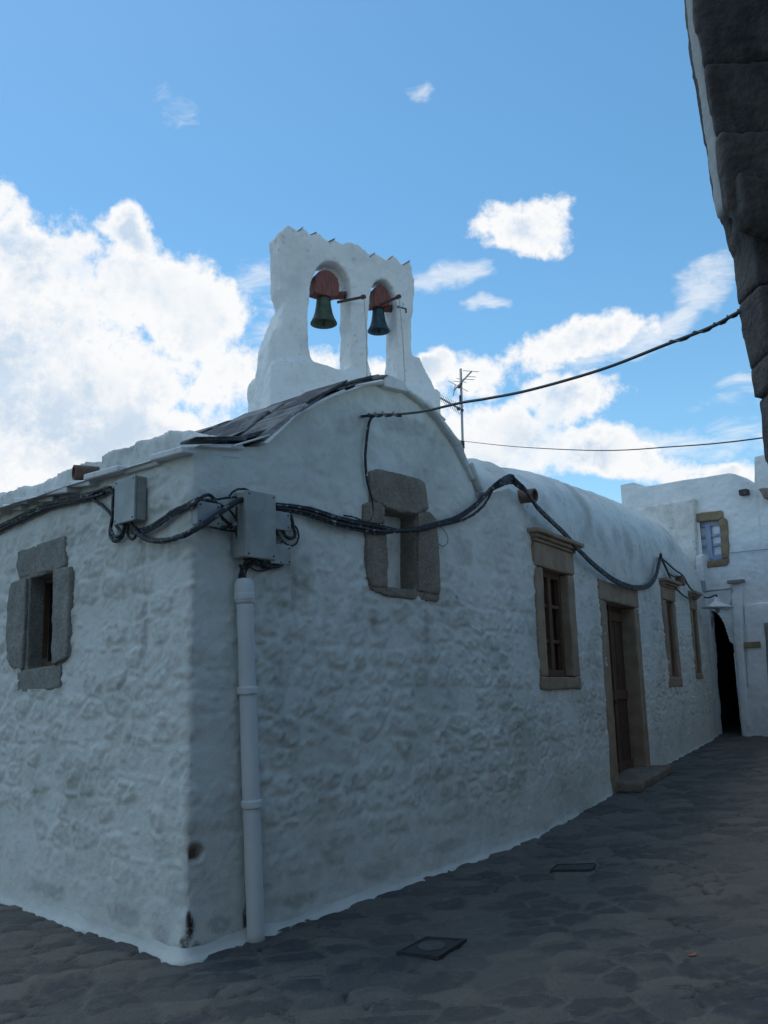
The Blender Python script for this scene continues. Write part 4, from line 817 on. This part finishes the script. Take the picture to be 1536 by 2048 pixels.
# ------------------------------------------------------------------ sky and light
SUN_EL = math.radians(66); SUN_AZ = math.radians(-48)       # ahead of the camera, a little to the left, veiled by cloud
wd = bpy.data.worlds.new('World'); S.world = wd; wd.use_nodes = True; t = NT(wd.node_tree)
for n in list(t.n): t.n.remove(n)
sky = t.node('ShaderNodeTexSky'); sky.sky_type = 'NISHITA'; sky.sun_disc = False; sky.sun_elevation = SUN_EL; sky.sun_rotation = SUN_AZ; sky.air_density = 1.0; sky.dust_density = .25; sky.ozone_density = 1.2
co = t.node('ShaderNodeTexCoord').outputs['Generated']; sx = t.node('ShaderNodeSeparateXYZ', {0: co})
warp = t.node('ShaderNodeTexNoise', {'Vector': co, 'Scale': 7.0, 'Detail': 4, 'Roughness': .6}); wsep = t.node('ShaderNodeSeparateColor', {'Color': warp.outputs['Color']})
az = t.math('ADD', t.math('ARCTAN2', sx.outputs[0], sx.outputs[1]), t.math('MULTIPLY', t.math('SUBTRACT', wsep.outputs[0], .5), .10))
el = t.math('ADD', t.math('ARCSINE', sx.outputs[2]), t.math('MULTIPLY', t.math('SUBTRACT', wsep.outputs[1], .5), .08))
def azel(px, py): d = ray(px, py); d = d / np.linalg.norm(d); return math.atan2(d[0], d[1]), math.asin(d[2])
def field(blobs):
    acc = None
    for (px, py, rx, ry, w_, *rot) in blobs:
        a0, e0 = azel(px, py); ra = rx / FPX / max(.5, math.cos(e0)); re = ry / FPX; u = t.math('SUBTRACT', az, a0); v = t.math('SUBTRACT', el, e0)
        if rot:
            c_, s_ = math.cos(rot[0]), math.sin(rot[0]); u, v = t.math('MULTIPLY_ADD', u, c_, t.math('MULTIPLY', v, s_)), t.math('MULTIPLY_ADD', v, c_, t.math('MULTIPLY', u, -s_))
        u = t.math('DIVIDE', u, ra); v = t.math('DIVIDE', v, re); q_ = t.math('MULTIPLY_ADD', u, u, t.math('MULTIPLY', v, v))
        g = t.math('MULTIPLY_ADD', q_, -w_, w_); acc = g if acc is None else t.math('SMOOTH_MAX', acc, g, .25)
    return t.math('MAXIMUM', acc, -1.)
cum = field([(90, 760, 330, 260, 1), (300, 600, 140, 110, 1), (40, 560, 90, 120, 1), (262, 468, 52, 55, .8), (330, 570, 80, 60, .9), (0, 430, 40, 60, .7), (150, 900, 420, 120, 1), (370, 660, 105, 130, .9), (430, 780, 100, 100, .75), (-300, 700, 400, 300, 1), (-350, 1000, 500, 200, 1),
             (1038, 442, 105, 54, .72), (1070, 482, 66, 40, .6), (860, 735, 60, 55, .9), (960, 760, 110, 60, .9), (1130, 690, 165, 48, .9, .15), (1150, 800, 110, 60, .9), (1190, 905, 120, 62, 1), (1010, 900, 170, 90, .9), (1290, 930, 120, 40, .6), (650, 720, 120, 60, .7), (760, 780, 150, 80, .8), (1420, 945, 140, 28, .55), (700, 900, 400, 120, .8),
             (1900, 700, 300, 160, .9), (2300, 900, 500, 200, .9), (1500, -500, 300, 160, .7), (-700, 100, 300, 200, .7)])
wis = field([(890, 545, 90, 34, 1, .1), (965, 607, 60, 16, .8), (1320, 645, 120, 36, 1.1, .5), (1395, 560, 75, 55, 1.1, .3), (1230, 690, 130, 40, 1, .3), (825, 182, 32, 22, .9), (340, 208, 50, 28, .6), (500, 570, 90, 40, .7), (530, 690, 70, 70, .7), (1490, 780, 60, 26, .6), (1440, 820, 60, 20, .4), (1330, 900, 260, 40, .8), (560, 620, 60, 50, .6)])
cov = t.noise(co, 2.2, 3)      # loose unseen cloud behind the camera, added to light the bell gable
beh = t.ramp(t.math('MULTIPLY', sx.outputs[1], -1), -.25, .3)
nA = t.noise(co, 12, 12, .6, .1); nB = t.noise(co, 30, 6, .6)
dens = t.math('ADD', cum, t.math('ADD', t.math('MULTIPLY', t.math('SUBTRACT', nA, .5), 1.9), t.math('ADD', t.math('MULTIPLY', t.math('SUBTRACT', nB, .5), .95), t.math('MULTIPLY', t.math('SUBTRACT', t.noise(co, 75, 5, .65), .5), .8))))
dens = t.math('MAXIMUM', dens, t.math('MULTIPLY', beh, t.math('MULTIPLY', t.math('SUBTRACT', cov, .53), 5)))
m1 = t.math('MULTIPLY', t.ramp(dens, .02, .55), t.math('SUBTRACT', 1., t.math('MULTIPLY', t.ramp(t.noise(co, 7, 8, .62, .4), .52, .72), .38)))
st2 = t.node('ShaderNodeMapping', {'Vector': co, 'Scale': (1, 1, 2.6), 'Rotation': (0, .35, 0)}).outputs[0]
nW = t.noise(st2, 20, 9, .66, .6)
m2 = t.math('MULTIPLY', t.ramp(t.math('ADD', wis, t.math('MULTIPLY', t.math('SUBTRACT', nW, .5), 2.6)), .12, 1.3), .68)
mask = t.math('MAXIMUM', m1, m2)
shade = t.math('ADD', t.math('MULTIPLY', t.ramp(t.noise(co, 7.5, 8, .58, .3), .36, .60), .9), t.math('MULTIPLY', nB, .3))
low = t.ramp(el, .06, .30)
ccol = t.mix(t.math('MULTIPLY', shade, t.ramp(dens, .55, 1.15), clamp=True), (.96, .97, .98), t.mix(low, (.55, .66, .78), (.60, .72, .86)))
hsv = t.node('ShaderNodeHueSaturation', {'Color': sky.outputs[0], 'Saturation': 1.22, 'Value': 1.0, 'Hue': .486})
bgs = t.node('ShaderNodeBackground', {'Color': hsv.outputs[0], 'Strength': .168}); bgc = t.node('ShaderNodeBackground', {'Color': ccol, 'Strength': 1.0})
mx = t.node('ShaderNodeMixShader', {0: mask, 1: bgs.outputs[0], 2: bgc.outputs[0]}); t.l.new(mx.outputs[0], t.node('ShaderNodeOutputWorld').inputs[0])
sl = bpy.data.lights.new('sun', 'SUN'); sl.energy = .5; sl.angle = math.radians(14); sl.color = (1, .95, .88); so = bpy.data.objects.new('sun', sl); COL.objects.link(so)
sdir = Vector((math.sin(SUN_AZ) * math.cos(SUN_EL), math.cos(SUN_AZ) * math.cos(SUN_EL), math.sin(SUN_EL))); so.rotation_euler = sdir.to_track_quat('Z', 'Y').to_euler()
# ------------------------------------------------------------------ camera
cd = bpy.data.cameras.new('camera'); cam = bpy.data.objects.new('camera', cd); COL.objects.link(cam)
cd.sensor_fit = 'VERTICAL'; cd.sensor_height = 36; cd.sensor_width = 27; cd.lens = 36 * FPX / 2048; cd.clip_start = .05; cd.clip_end = 2000
mw = Matrix.Identity(4)
for i in range(3): mw[i][0] = RT[i]; mw[i][1] = UP[i]; mw[i][2] = -F[i]; mw[i][3] = EYE[i]
cam.matrix_world = mw; S.camera = cam
S.view_settings.view_transform = 'Standard'; S.view_settings.look = 'None'; S.view_settings.exposure = 0; S.view_settings.gamma = 1
